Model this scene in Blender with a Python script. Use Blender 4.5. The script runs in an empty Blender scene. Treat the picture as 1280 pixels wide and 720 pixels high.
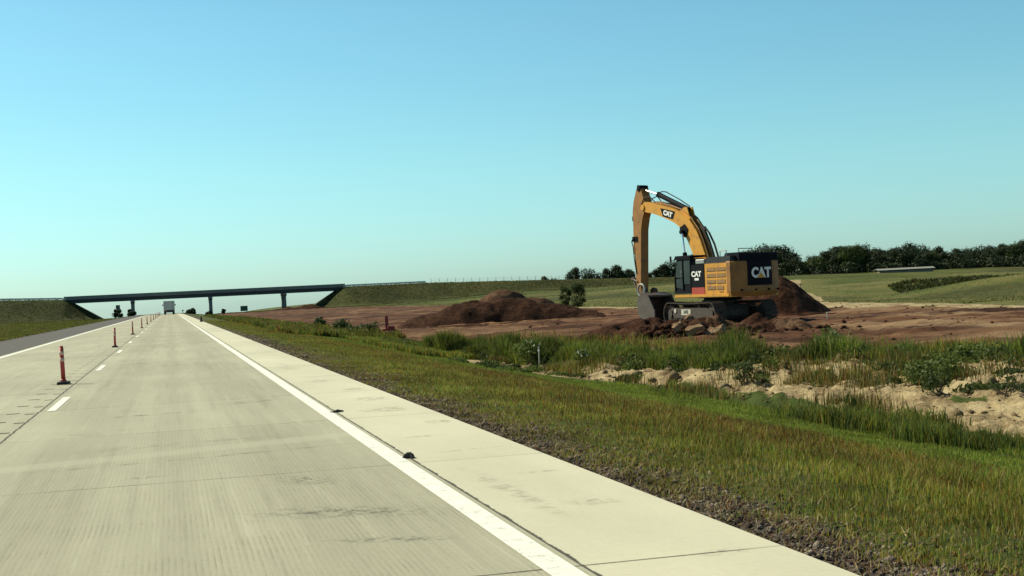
import bpy, math, random
import numpy as np
from mathutils import Vector, Matrix
C = bpy.context.scene.collection
R = math.radians
rng = np.random.default_rng(7)
random.seed(7)

# ------------------------------------------------------------------ camera model
F, HC = 1600.0, 1.37
TH = math.atan(429/1600)
CT, ST = math.cos(TH), math.sin(TH)
def ground(px, py, depth):
    """world X, Y, Z of the photo point (px, py) at a depth along the view axis"""
    xp = (px-640) - .05*(py-360); yp = (px-640)*.05 + (py-360) - 4
    x = xp/F*depth
    return x*CT + depth*ST, -x*ST + depth*CT, HC - yp/F*depth

# ------------------------------------------------------------------ noise in numpy
def _h(i, j, s):
    n = (i.astype(np.int64)*374761393 + j.astype(np.int64)*668265263 + s*1442695041) & 0xffffffff
    n = ((n ^ (n >> 13))*1274126177) & 0xffffffff
    n = n ^ (n >> 16)
    return (n & 0xffff)/65535.0
def vn(x, y, s=0):
    x = np.asarray(x, float); y = np.asarray(y, float)
    i = np.floor(x); j = np.floor(y); u = x-i; v = y-j
    u = u*u*(3-2*u); v = v*v*(3-2*v)
    a = _h(i, j, s); b = _h(i+1, j, s); c = _h(i, j+1, s); d = _h(i+1, j+1, s)
    return (a*(1-u)+b*u)*(1-v)+(c*(1-u)+d*u)*v
def fbm(x, y, s=0, o=4):
    t = 0; a = .5; m = 0
    for k in range(o):
        t = t + a*vn(x, y, s+k*17); m += a; a *= .5; x = x*2.03+3.1; y = y*2.03+1.7
    return t/m - .5
def ss(a, b, x):
    t = np.clip((x-a)/(b-a), 0, 1); return t*t*(3-2*t)

# ------------------------------------------------------------------ terrain
def roadz(Y):
    Y = np.asarray(Y, float)
    return np.where(Y < 250, 0, np.where(Y < 500, -1.43e-5*(Y-250)**2, -.894-.00715*(Y-500)))
def gc(Y): return np.interp(Y, [17, 24, 27, 29, 33, 42, 50, 62], [19.5, 19, 18, 16.5, 14.5, 12.7, 11.5, 10.6])
def dirt_left(Y):  return np.interp(Y, [0, 24, 27, 29, 33, 42, 50, 62, 80, 200, 440], [21, 20.3, 19.3, 17.9, 15.8, 14.0, 12.3, 11.5, 11.5, 12.5, 14])
def dirt_right(Y): return np.interp(Y, [0, 54, 74, 95, 115, 240, 440], [39, 41, 46, 49, 42, 52, 50])
def H(X, Y, fine=True):
    X = np.asarray(X, float); Y = np.asarray(Y, float)
    r = roadz(Y)
    xs = [-300, -60, -20, -14, -9.6, -8.9, -8.6, 2.9, 3.05, 4.3, 7.2, 10, 11.6, 13.5, 16, 19, 50]
    near = [-.2, -.3, -.65, -.5, -.1, -.05, -.06, -.06, -.03, -.1, -.55, -1.04, -1.2, -1.05, -.86, -.86, -.8]
    far = [-.2, -.3, -.65, -.5, -.1, -.05, -.06, -.06, -.03, -.1, -.5, -.85, -.95, -.92, -.82, -.8, -.8]
    w = ss(45, 75, Y)
    z = np.interp(X, xs, near)*(1-w)+np.interp(X, xs, far)*w
    z = z + r
    z = z + 2.1*ss(100, 330, Y)*ss(45, 120, X)*(1-ss(900, 1600, Y)*.5)
    z = z + .006*np.clip(Y-600, 0, 2500)*ss(150, 350, X)
    z = z + 1.5*ss(57, 70, X+.12*(Y-88))*ss(62, 82, Y)*(1-ss(92, 112, Y)*.95)
    z = z + 2.1*fbm(X/30+.4, Y/34, 5, 2)*ss(46, 66, X)*ss(85, 130, Y)*(1-.6*ss(260, 330, Y))
    z = z - .9*np.exp(-((X-78)/18)**2-((Y-125)/17)**2)
    # overpass embankments
    top = np.interp(X, [-400, -140, -51, -31.6, 57, 85, 134, 161, 230, 400], [5.5, 7.2, 6.5, 5.8, 5.8, 5.8, 4.7, 4.0, 2.3, 1.6])
    e = top - np.maximum(0, 434.5-Y)/2.8 - np.maximum(0, Y-449)/2.8
    gap = np.minimum(X+31.6, 57-X)
    e = e - np.maximum(0, gap+.5)/1.6
    e = np.where((X > -420) & (X < 420), e, -99)
    z = np.maximum(z, e)
    if fine:
        off = (X < -9.3) | (X > 3.1)
        dl = dirt_left(Y); dr = dirt_right(Y)
        dirt = ss(-.6, 1.2, X-dl)*(1-ss(-2, 2, X-dr))
        sand = ss(10.8, 12.0, X)*(1-ss(-2.2, -.8, X-gc(Y)))*(1-ss(36, 46, Y))
        a = .07*fbm(X/1.1, Y/1.1, 1)+.05*fbm(X/.25, Y/.25, 2, 2)*ss(3, 3.6, X)
        a = a + dirt*(.42*fbm(X/5, Y/2.2, 3)+.30*fbm(X/1.2, Y/.8, 4))
        a = a + sand*(.5*np.abs(fbm(X/1.6+.3*Y, Y/2.2, 9))+.34*fbm(X/.45, Y/.45, 10)+.16*fbm(X/.16, Y/.16, 13, 2)-.05)
        a = a + sand*.17*ss(-4.6, -2.9, X-gc(Y)+1.6*fbm(Y/1.5, X/3, 8))
        z = z + np.where(off, a, 0)
    return z

# ------------------------------------------------------------------ node materials
def mat(name):
    m = bpy.data.materials.new(name); m.use_nodes = True
    return m, m.node_tree, m.node_tree.nodes['Principled BSDF']
def N(nt, t, **kw):
    n = nt.nodes.new(t)
    for k, v in kw.items():
        if k.startswith('i_'): n.inputs[k[2:].replace('_', ' ')].default_value = v
        else: setattr(n, k, v)
    return n
def L(nt, a, b): nt.links.new(a, b)
def noise(nt, vec, scale, detail=5, rough=.6, dist=0):
    n = N(nt, 'ShaderNodeTexNoise'); n.inputs['Scale'].default_value = scale; n.inputs['Detail'].default_value = detail
    n.inputs['Roughness'].default_value = rough; n.inputs['Distortion'].default_value = dist
    if vec is not None: L(nt, vec, n.inputs['Vector'])
    return n.outputs['Fac']
def ramp(nt, fac, stops):
    n = N(nt, 'ShaderNodeValToRGB'); e = n.color_ramp.elements
    while len(e) < len(stops): e.new(.5)
    for k, (p, c) in enumerate(stops):
        e[k].position = p; e[k].color = (*c, 1) if len(c) == 3 else c
    L(nt, fac, n.inputs['Fac']); return n.outputs['Color']
def mix(nt, fac, a, b, mode='MIX'):
    n = N(nt, 'ShaderNodeMix', data_type='RGBA', blend_type=mode)
    for s, v in ((n.inputs['Factor'], fac), (n.inputs['A'], a), (n.inputs['B'], b)):
        if hasattr(v, 'links'): L(nt, v, s)
        elif isinstance(v, (int, float)): s.default_value = v
        else: s.default_value = (*v, 1)
    return n.outputs['Result']
def math_(nt, op, a, b=None, c=None, clamp=False):
    n = N(nt, 'ShaderNodeMath', operation=op, use_clamp=clamp)
    for s, v in zip(n.inputs, (a, b, c)):
        if v is None: continue
        if hasattr(v, 'links'): L(nt, v, s)
        else: s.default_value = v
    return n.outputs[0]
def mapr(nt, v, a, b, c=0, d=1, smooth=True):
    n = N(nt, 'ShaderNodeMapRange', interpolation_type='SMOOTHSTEP' if smooth else 'LINEAR')
    L(nt, v, n.inputs['Value'])
    for k, q in (('From Min', a), ('From Max', b), ('To Min', c), ('To Max', d)): n.inputs[k].default_value = q
    return n.outputs['Result']
def coords(nt, scale=(1, 1, 1)):
    t = N(nt, 'ShaderNodeTexCoord'); m = N(nt, 'ShaderNodeMapping'); L(nt, t.outputs['Object'], m.inputs['Vector'])
    m.inputs['Scale'].default_value = scale; return m.outputs['Vector']
def bump(nt, b, height, strength, dist):
    n = N(nt, 'ShaderNodeBump'); n.inputs['Strength'].default_value = strength; n.inputs['Distance'].default_value = dist
    L(nt, height, n.inputs['Height']); L(nt, n.outputs[0], b.inputs['Normal']); return n
def simple(name, col, rough=.7, metal=0, var=.25, scale=4, spec=.5, dirt=None, dirt_amt=.0):
    m, nt, b = mat(name); v = coords(nt)
    n1 = noise(nt, v, scale, 6, .65)
    lo = tuple(c*(1-var) for c in col); hi = tuple(min(1, c*(1+var)) for c in col)
    c = ramp(nt, n1, [(.3, lo), (.7, hi)])
    if dirt:
        n2 = noise(nt, v, scale*1.7, 8, .75)
        c = mix(nt, mapr(nt, n2, .62-dirt_amt*.35, .8-dirt_amt*.2), c, dirt)
    L(nt, c, b.inputs['Base Color']); b.inputs['Roughness'].default_value = rough; b.inputs['Metallic'].default_value = metal
    b.inputs['Specular IOR Level'].default_value = spec
    return m

def make_ground():
    m, nt, b = mat('ground_cover'); v = coords(nt)
    a = N(nt, 'ShaderNodeAttribute', attribute_name='zone'); s = N(nt, 'ShaderNodeSeparateColor'); L(nt, a.outputs['Color'], s.inputs[0])
    a2 = N(nt, 'ShaderNodeAttribute', attribute_name='zone_two'); s2 = N(nt, 'ShaderNodeSeparateColor'); L(nt, a2.outputs['Color'], s2.inputs[0])
    vs = coords(nt, (.35, .9, 1))
    nb = noise(nt, v, .06, 9, .72); nm = noise(nt, v, .9, 6, .7); nf = noise(nt, v, 9, 5, .7); nst = noise(nt, vs, .35, 7, .65, .6)
    g = ramp(nt, nb, [(.32, (.026, .042, .009)), (.46, (.050, .072, .015)), (.56, (.080, .094, .022)), (.68, (.130, .124, .038))])
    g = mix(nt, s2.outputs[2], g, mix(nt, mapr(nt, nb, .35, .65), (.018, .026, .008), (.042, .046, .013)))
    g = mix(nt, mapr(nt, nm, .45, .75, 0, .8), g, (.085, .068, .028))
    g = mix(nt, math_(nt, 'MULTIPLY', s2.outputs[0], mapr(nt, nm, .25, .6)), g, (.155, .140, .050))
    g = mix(nt, .55, g, ramp(nt, nf, [(.25, (.35, .35, .35)), (.75, (.9, .9, .9))]), 'SOFT_LIGHT')
    d = ramp(nt, nst, [(.36, (.034, .013, .007)), (.46, (.080, .032, .016)), (.54, (.125, .055, .028)), (.64, (.21, .118, .062))])
    d = mix(nt, mapr(nt, nm, .58, .8, 0, .6), d, (.20, .115, .065))
    d = mix(nt, math_(nt, 'MULTIPLY', s2.outputs[1], mapr(nt, nst, .36, .56)), d, (.37, .25, .145))
    sd = ramp(nt, math_(nt, 'ADD', math_(nt, 'MULTIPLY', nm, .65), math_(nt, 'MULTIPLY', nf, .35)), [(.36, (.11, .070, .036)), (.45, (.26, .19, .105)), (.55, (.44, .345, .20)), (.68, (.54, .44, .27))])
    gr = ramp(nt, noise(nt, v, 28, 4, .8), [(.3, (.035, .030, .028)), (.55, (.11, .09, .08)), (.75, (.26, .22, .19))])
    def edge(o, k=.9):
        t = math_(nt, 'ADD', o, math_(nt, 'MULTIPLY', math_(nt, 'SUBTRACT', nm, .5), k)); return mapr(nt, t, .38, .62)
    c = mix(nt, edge(s.outputs[0]), g, d)
    c = mix(nt, edge(s.outputs[1]), c, sd)
    c = mix(nt, edge(s.outputs[2], .5), c, gr)
    L(nt, c, b.inputs['Base Color']); b.inputs['Roughness'].default_value = .95; b.inputs['Specular IOR Level'].default_value = .15
    h = math_(nt, 'ADD', math_(nt, 'MULTIPLY', nm, .6), math_(nt, 'MULTIPLY', nf, .3))
    bump(nt, b, h, .8, .25)
    return m

def make_concrete(kind):
    m, nt, b = mat('concrete_'+kind); t = N(nt, 'ShaderNodeTexCoord'); sp = N(nt, 'ShaderNodeSeparateXYZ'); L(nt, t.outputs['Object'], sp.inputs[0])
    v = t.outputs['Object']; X, Y = sp.outputs[0], sp.outputs[1]
    def blotch(cx, cy, rx, ry, rot=0, amt=.7, sc=3.0):
        amt = min(1, amt*.85)
        # a stain with a shape of its own
        dx = math_(nt, 'SUBTRACT', X, cx); dy = math_(nt, 'SUBTRACT', Y, cy); ca, sa = math.cos(rot), math.sin(rot)
        u = math_(nt, 'DIVIDE', math_(nt, 'ADD', math_(nt, 'MULTIPLY', dx, ca), math_(nt, 'MULTIPLY', dy, sa)), rx)
        w = math_(nt, 'DIVIDE', math_(nt, 'SUBTRACT', math_(nt, 'MULTIPLY', dy, ca), math_(nt, 'MULTIPLY', dx, sa)), ry)
        q = math_(nt, 'SQRT', math_(nt, 'ADD', math_(nt, 'MULTIPLY', u, u), math_(nt, 'MULTIPLY', w, w)))
        q = mapr(nt, q, 1.0, .2); n = mapr(nt, noise(nt, v, sc, 6, .8), .46, .60)
        return math_(nt, 'MULTIPLY', math_(nt, 'MULTIPLY', q, n), amt)
    nb = noise(nt, coords(nt, (1, .35, 1)), .5, 6, .6); nf = noise(nt, v, 22, 6, .8); nm = noise(nt, v, 4, 6, .7)
    base = (.43, .412, .31) if kind == 'lane' else (.61, .585, .45)
    lo = tuple(c*.86 for c in base); hi = tuple(c*1.12 for c in base)
    c = ramp(nt, nb, [(.3, lo), (.7, hi)])
    c = mix(nt, .5, c, ramp(nt, nf, [(.2, (.3, .3, .3)), (.8, (.72, .72, .72))]), 'SOFT_LIGHT')
    c = mix(nt, mapr(nt, nm, .66, .78, 0, .35), c, tuple(x*.6 for x in base))
    # slab to slab differences and transverse joints every 4.35 m
    yj = math_(nt, 'DIVIDE', math_(nt, 'SUBTRACT', math_(nt, 'ADD', Y, math_(nt, 'MULTIPLY', X, .035)), 6.1), 4.35)
    fl = math_(nt, 'FLOOR', yj); wn = N(nt, 'ShaderNodeTexWhiteNoise', noise_dimensions='2D')
    cb = N(nt, 'ShaderNodeCombineXYZ'); L(nt, fl, cb.inputs[0]); L(nt, math_(nt, 'FLOOR', math_(nt, 'DIVIDE', math_(nt, 'ADD', X, 1.84), 3.66)), cb.inputs[1]); L(nt, cb.outputs[0], wn.inputs['Vector'])
    c = mix(nt, mapr(nt, wn.outputs['Value'], 0, 1, 0, .16), c, tuple(x*.55 for x in base))
    fr = math_(nt, 'FRACT', yj); dist = math_(nt, 'MULTIPLY', math_(nt, 'MINIMUM', fr, math_(nt, 'SUBTRACT', 1.0, fr)), 4.35)
    wob = math_(nt, 'ADD', dist, math_(nt, 'MULTIPLY', math_(nt, 'SUBTRACT', nm, .5), .02))
    jn = mapr(nt, wob, .008, .016, 1, 0); c = mix(nt, math_(nt, 'MULTIPLY', jn, mapr(nt, noise(nt, v, .7, 3), .4, .6, .35, .9)), c, (.07, .062, .05))
    # dark sealed longitudinal joints
    xj = 1.905 if kind == 'shoulder' else -1.84
    dx = math_(nt, 'ABSOLUTE', math_(nt, 'SUBTRACT', math_(nt, 'ADD', X, math_(nt, 'MULTIPLY', math_(nt, 'SUBTRACT', noise(nt, coords(nt, (0, 1, 0)), 2.6, 8, .85), .5), .10)), xj))
    c = mix(nt, mapr(nt, dx, .010, .020, .92, 0), c, (.035, .03, .027))
    height = nf
    if kind == 'lane':
        # wheel paths, tined grooves and scuffs
        wp = math_(nt, 'ABSOLUTE', math_(nt, 'SUBTRACT', math_(nt, 'ABSOLUTE', X), .95))
        c = mix(nt, mapr(nt, wp, .15, .6, .24, 0), c, (.24, .225, .165))
        c = mix(nt, mapr(nt, math_(nt, 'ABSOLUTE', X), .0, .35, .16, 0), c, (.16, .15, .11))
        stk = noise(nt, coords(nt, (1, .025, 1)), 7, 6, .75); c = mix(nt, mapr(nt, stk, .48, .70, 0, .30), c, (.19, .18, .135)); c = mix(nt, mapr(nt, stk, .46, .30, 0, .30), c, (.60, .58, .45))
        spk = noise(nt, v, 60, 3, .7); c = mix(nt, mapr(nt, spk, .64, .72, 0, .55), c, (.13, .12, .09))
        wv = math_(nt, 'SINE', math_(nt, 'MULTIPLY', math_(nt, 'ADD', X, math_(nt, 'MULTIPLY', nm, .012)), 2*math.pi/.034))
        gn = math_(nt, 'MULTIPLY', mapr(nt, noise(nt, v, 1.1, 5, .75), .40, .62), mapr(nt, noise(nt, coords(nt, (1, .12, 1)), 14, 4, .8), .3, .65))
        c = mix(nt, math_(nt, 'MULTIPLY', math_(nt, 'MULTIPLY', mapr(nt, wv, .0, 1, 0, .46), mapr(nt, Y, 7, 15, 1, .15)), gn), c, (.17, .155, .115))
        height = math_(nt, 'SUBTRACT', nf, math_(nt, 'MULTIPLY', wv, .10))
        for a in ((1.0, 8.3, .85, .30, -.5, .85, 9), (1.15, 7.2, .5, .12, -.4, .8, 12), (-.25, 10.9, .22, .10, .2, .95, 10), (-.4, 17.3, 1.0, .16, .1, .8, 4),
                  (1.0, 18.4, .8, .35, .3, .55, 4), (-.9, 15.2, .8, .5, .1, .3, 3), (.1, 13.3, 1.6, .35, .05, .35, 3), (.95, 9.9, .25, .5, .4, .8, 14), (-.6, 34, 1.2, 1.5, 0, .3, 2), (.2, 12.0, 2.2, .10, .12, .55, 3)):
            c = mix(nt, blotch(*a), c, (.075, .068, .055))
        li = mapr(nt, math_(nt, 'ABSOLUTE', math_(nt, 'SUBTRACT', Y, math_(nt, 'ADD', 12.6, math_(nt, 'MULTIPLY', X, .25)))), .1, .35, .35, 0)
        c = mix(nt, li, c, (.50, .48, .36))
    else:
        for a in ((2.5, 15.6, .42, .5, 0, .8, 7), (2.6, 17.4, .3, .5, .1, .8, 7), (2.3, 12.3, .28, .10, .2, .8, 10), (2.55, 7.8, .25, .18, -.4, .6, 12), (2.65, 6.0, .2, .1, 0, .6, 12), (2.4, 22, .4, .6, 0, .5, 4), (2.6, 9.3, .3, .08, .1, .6, 12), (2.2, 8.6, .12, 1.6, .03, .5, 5), (2.75, 13.6, .2, .3, .2, .8, 9), (2.5, 11.0, .5, .05, .15, .7, 12), (2.35, 28, .3, 2.5, 0, .4, 2), (2.65, 19.5, .25, .5, 0, .8, 7)):
            c = mix(nt, blotch(*a), c, (.09, .08, .06))
    L(nt, c, b.inputs['Base Color']); b.inputs['Roughness'].default_value = .85; b.inputs['Specular IOR Level'].default_value = .3
    bump(nt, b, height, .35, .006)
    return m

def make_leaf(name, lo, hi, trans=.35, attr=None):
    m, nt, b = mat(name)
    v = coords(nt)
    if attr:
        a = N(nt, 'ShaderNodeAttribute', attribute_name=attr); c = a.outputs['Color']
    else:
        oi = N(nt, 'ShaderNodeObjectInfo')
        c = ramp(nt, noise(nt, v, .9, 4, .7), [(.3, lo), (.7, hi)])
        c = mix(nt, mapr(nt, oi.outputs['Random'], 0, 1, 0, .45, False), c, tuple(x*.55 for x in hi))
    L(nt, c, b.inputs['Base Color']); b.inputs['Roughness'].default_value = .6; b.inputs['Specular IOR Level'].default_value = .25
    tr = N(nt, 'ShaderNodeBsdfTranslucent'); L(nt, c, tr.inputs['Color']); mx = N(nt, 'ShaderNodeMixShader'); mx.inputs[0].default_value = trans
    L(nt, b.outputs[0], mx.inputs[1]); L(nt, tr.outputs[0], mx.inputs[2])
    L(nt, mx.outputs[0], nt.nodes['Material Output'].inputs['Surface'])
    return m

M = {}
M['ground'] = make_ground()
M['lane'] = make_concrete('lane'); M['shoulder'] = make_concrete('shoulder')
M['asphalt'] = simple('asphalt', (.078, .064, .060), .9, var=.35, scale=2.5)
M['line'] = simple('worn_white_paint', (.82, .82, .76), .7, var=.08, scale=6, dirt=(.30, .28, .20), dirt_amt=.28)
M['groove'] = simple('dark_groove', (.10, .088, .068), .9, var=.3, scale=9)
M['rubber'] = simple('black_rubber', (.02, .019, .018), .8, var=.3)
M['post'] = simple('post_red', (.42, .045, .040), .55, var=.12, scale=9)
M['reflect'] = simple('reflective_band', (.62, .42, .34), .4, var=.1, scale=9)
M['bridge'] = simple('bridge_concrete', (.19, .20, .19), .85, var=.15, scale=.6)
M['steel'] = simple('weathered_steel', (.045, .050, .060), .7, var=.2, scale=.4)
M['galv'] = simple('galvanised_steel', (.34, .35, .34), .5, .6, var=.15)
M['yellow'] = simple('yellow_paint', (.66, .305, .030), .45, var=.12, scale=1.5, dirt=(.24, .13, .06), dirt_amt=.34)
M['yellow_shaded_dusty'] = simple('shaded_dusty_yellow_paint', (.34, .150, .030), .6, var=.2, scale=1.4, dirt=(.16, .085, .045), dirt_amt=.45)  # dusty yellow, base darkened to carry shade on counterweight and stick
M['black'] = simple('black_paint', (.006, .007, .012), .7, var=.2, spec=.12, scale=3, dirt=(.03, .022, .018), dirt_amt=.05)
M['grille'] = simple('grille_dark', (.10, .050, .015), .7, var=.3)
M['grey'] = simple('grey_hood', (.014, .016, .022), .6, var=.2)
M['chrome'] = simple('polished_rod', (.75, .76, .78), .18, 1.0, var=.03)
M['track'] = simple('dusty_track_steel', (.050, .040, .034), .85, 0, var=.35, scale=3, dirt=(.13, .085, .06), dirt_amt=.45)
M['frame'] = simple('track_frame', (.045, .035, .03), .8, var=.3, dirt=(.14, .085, .06), dirt_amt=.35)
M['bucket'] = simple('worn_bucket_steel', (.115, .090, .078), .55, .3, var=.3, scale=2, dirt=(.16, .08, .05), dirt_amt=.3)
M['white'] = simple('white_lettering', (.85, .85, .82), .5, var=.03)
M['redtrim'] = simple('red_trim', (.42, .06, .035), .5, var=.1)
M['bark'] = simple('bark', (.075, .058, .042), .95, var=.3, scale=3)
M['dirt'] = None
M['green_sign'] = simple('green_sign_face', (.02, .09, .065), .5, var=.08)
M['grey_back'] = simple('sign_back', (.10, .11, .12), .6, .3, var=.1)
M['wood'] = simple('weathered_wood', (.33, .26, .16), .85, var=.2, scale=6)
M['lath'] = simple('pale_lath', (.52, .50, .40), .8, var=.1, scale=6)
M['truck_white'] = simple('dusty_truck_box', (.42, .43, .43), .5, var=.08)
M['red'] = simple('rusty_red_paint', (.26, .030, .022), .6, var=.25)
M['roof_pale'] = simple('pale_metal_roof', (.27, .27, .24), .7, 0, var=.08)
M['barn'] = simple('barn_wall', (.16, .14, .12), .8, var=.2)
M['conc_white'] = simple('abutment_concrete', (.45, .44, .38), .8, var=.1)
M['leafA'] = make_leaf('tree_foliage', (.016, .028, .012), (.040, .060, .020), .2)
M['leafB'] = make_leaf('bright_tree_foliage', (.034, .060, .014), (.080, .115, .026), .25)
M['bush'] = make_leaf('bush_foliage', (.045, .068, .020), (.085, .115, .032), .4)
M['weed'] = make_leaf('weed_foliage', (.08, .12, .025), (.15, .19, .045), .45)
M['blade'] = make_leaf('grass_blade', None, None, .35, 'tint')
M['stone'] = None
def make_dirt(name, stops, sc=1.0):
    m, nt, b = mat(name); v = coords(nt)
    n1 = noise(nt, v, 1.1*sc, 7, .7); n2 = noise(nt, v, 7*sc, 5, .7)
    c = ramp(nt, n1, stops); c = mix(nt, .8, c, ramp(nt, n2, [(.25, (.2, .2, .2)), (.75, (.75, .75, .75))]), 'SOFT_LIGHT')
    L(nt, c, b.inputs['Base Color']); b.inputs['Roughness'].default_value = .95; b.inputs['Specular IOR Level'].default_value = .1
    bump(nt, b, math_(nt, 'ADD', n1, math_(nt, 'MULTIPLY', n2, .4)), .9, .25); return m
M['dirt'] = make_dirt('red_clay', [(.3, (.024, .010, .007)), (.5, (.058, .024, .014)), (.68, (.11, .050, .029))])
M['dirt_tan'] = make_dirt('tan_clay', [(.3, (.060, .028, .018)), (.5, (.115, .060, .036)), (.68, (.20, .12, .075))])
M['clod'] = make_dirt('clay_clod', [(.3, (.040, .017, .011)), (.55, (.085, .037, .022)), (.75, (.18, .10, .06))], 1.5)
M['slab'] = make_dirt('pale_clay_slab', [(.3, (.20, .11, .07)), (.5, (.32, .21, .13)), (.7, (.45, .33, .22))], 1.5)
def make_glass():
    m, nt, b = mat('dark_cab_glass'); v = coords(nt)
    L(nt, ramp(nt, noise(nt, v, 2, 3), [(.3, (.010, .016, .018)), (.7, (.022, .030, .032))]), b.inputs['Base Color'])
    b.inputs['Roughness'].default_value = .12; b.inputs['Specular IOR Level'].default_value = .35; return m
M['glass'] = make_glass()

# ------------------------------------------------------------------ mesh building
class MB:
    def __init__(s): s.v = []; s.f = []; s.smooth = False
    def add(s, vs, fs):
        o = len(s.v); s.v += [tuple(p) for p in vs]; s.f += [tuple(i+o for i in f) for f in fs]; return s
    def box(s, c, d, rot=None, bev=0.0):
        x, y, z = [q/2 for q in d]
        if bev > 0:
            b = min(bev, x*.9, y*.9, z*.9); vs = []
            for sx in (-1, 1):
                for sy in (-1, 1):
                    for sz in (-1, 1):
                        vs += [(sx*x, sy*(y-b), sz*(z-b)), (sx*(x-b), sy*y, sz*(z-b)), (sx*(x-b), sy*(y-b), sz*z)]
            import bmesh
            bm = bmesh.new(); [bm.verts.new(p) for p in vs]; bmesh.ops.convex_hull(bm, input=bm.verts)
            bm.verts.index_update(); V = [v.co.copy() for v in bm.verts]; Fs = [[v.index for v in f.verts] for f in bm.faces]; bm.free()
        else:
            V = [Vector((sx*x, sy*y, sz*z)) for sx in (-1, 1) for sy in (-1, 1) for sz in (-1, 1)]
            Fs = [(0, 1, 3, 2), (4, 6, 7, 5), (0, 4, 5, 1), (2, 3, 7, 6), (0, 2, 6, 4), (1, 5, 7, 3)]
        if rot is not None: V = [rot @ Vector(p) for p in V]
        return s.add([(p[0]+c[0], p[1]+c[1], p[2]+c[2]) for p in V], Fs)
    def tube(s, a, b, r, r2=None, n=10, cap=True):
        a = Vector(a); b = Vector(b); r2 = r if r2 is None else r2; d = (b-a).normalized()
        u = d.orthogonal().normalized(); w = d.cross(u); vs = []
        for p, q in ((a, r), (b, r2)):
            for k in range(n):
                t = 2*math.pi*k/n; vs.append(p+(u*math.cos(t)+w*math.sin(t))*q)
        fs = [(k, (k+1) % n, n+(k+1) % n, n+k) for k in range(n)]
        if cap: fs += [tuple(range(n))[::-1], tuple(range(n, 2*n))]
        return s.add(vs, fs)
    def path(s, pts, r, n=8):
        for a, b in zip(pts[:-1], pts[1:]): s.tube(a, b, r, n=n)
        return s
    def prism(s, prof, x0, x1, axis='x'):
        """profile of (y,z) extruded along x (or (x,y) along z)"""
        n = len(prof)
        if axis == 'x': vs = [(x0, y, z) for y, z in prof]+[(x1, y, z) for y, z in prof]
        elif axis == 'y': vs = [(x, x0, z) for x, z in prof]+[(x, x1, z) for x, z in prof]
        else: vs = [(x, y, x0) for x, y in prof]+[(x, y, x1) for x, y in prof]
        return s.add(vs, [tuple(range(n)), tuple(range(2*n-1, n-1, -1))]+[(k, n+k, n+(k+1) % n, (k+1) % n) for k in range(n)])
    def build(s, name, m, parent=None, smooth=False, loc=None):
        me = bpy.data.meshes.new(name); me.from_pydata(s.v, [], s.f); me.update()
        import bmesh
        bm = bmesh.new(); bm.from_mesh(me); bmesh.ops.recalc_face_normals(bm, faces=bm.faces); bm.to_mesh(me); bm.free()
        me.materials.append(m)
        if smooth: me.shade_smooth()
        o = bpy.data.objects.new(name, me); C.objects.link(o); o.parent = parent
        if loc is not None: o.location = loc
        return o
def npmesh(name, V, Fi, m, nper, parent=None, smooth=False, attrs=None):
    """V (n,3), Fi (k,nper) index array"""
    me = bpy.data.meshes.new(name); me.vertices.add(len(V)); me.vertices.foreach_set('co', np.asarray(V, np.float32).ravel())
    if not isinstance(Fi, list): Fi = [(Fi, nper)]
    li = np.concatenate([np.asarray(f, np.int32).ravel() for f, _ in Fi]); tot = np.concatenate([np.full(len(f), n, np.int32) for f, n in Fi])
    st = np.concatenate([[0], np.cumsum(tot)[:-1]]).astype(np.int32)
    me.loops.add(len(li)); me.loops.foreach_set('vertex_index', li); me.polygons.add(len(tot)); me.polygons.foreach_set('loop_start', st)
    for k, a in (attrs or {}).items():
        at = me.color_attributes.new(k, 'FLOAT_COLOR', 'POINT'); at.data.foreach_set('color', np.asarray(a, np.float32).ravel())
    me.update(calc_edges=True); me.validate(); me.materials.append(m)
    if smooth: me.shade_smooth()
    o = bpy.data.objects.new(name, me); C.objects.link(o); o.parent = parent
    return o
def tag(o, label=None, cat=None, group=None, kind=None):
    if label: o['label'] = label
    if cat: o['category'] = cat
    if group: o['group'] = group
    if kind: o['kind'] = kind
    return o
def empty(name, loc, rz=0, label=None, cat=None, group=None):
    o = bpy.data.objects.new(name, None); o.empty_display_size = .3; C.objects.link(o); o.location = loc; o.rotation_euler = (0, 0, rz)
    return tag(o, label, cat, group)
def kids(o): return [c for c in bpy.data.objects if c.parent == o]
def copy_tree(o, parent=None):
    c = o.copy(); C.objects.link(c); c.parent = parent
    for ch in kids(o): copy_tree(ch, c)
    return c
def text(name, s, size, m, parent, loc, rot, depth=.01, bold=.012, sx=1.0):
    cu = bpy.data.curves.new('t', 'FONT'); cu.body = s; cu.size = size; cu.extrude = depth/2; cu.align_x = 'CENTER'; cu.align_y = 'CENTER'; cu.offset = bold*size*2.2
    ob = bpy.data.objects.new('t', cu); C.objects.link(ob); bpy.context.view_layer.update()
    me = bpy.data.meshes.new_from_object(ob.evaluated_get(bpy.context.evaluated_depsgraph_get())); bpy.data.objects.remove(ob)
    me.name = name; me.materials.clear(); me.materials.append(m)
    o = bpy.data.objects.new(name, me); C.objects.link(o); o.parent = parent; o.location = loc; o.rotation_euler = rot; o.scale = (sx, 1, 1)
    return o

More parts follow.
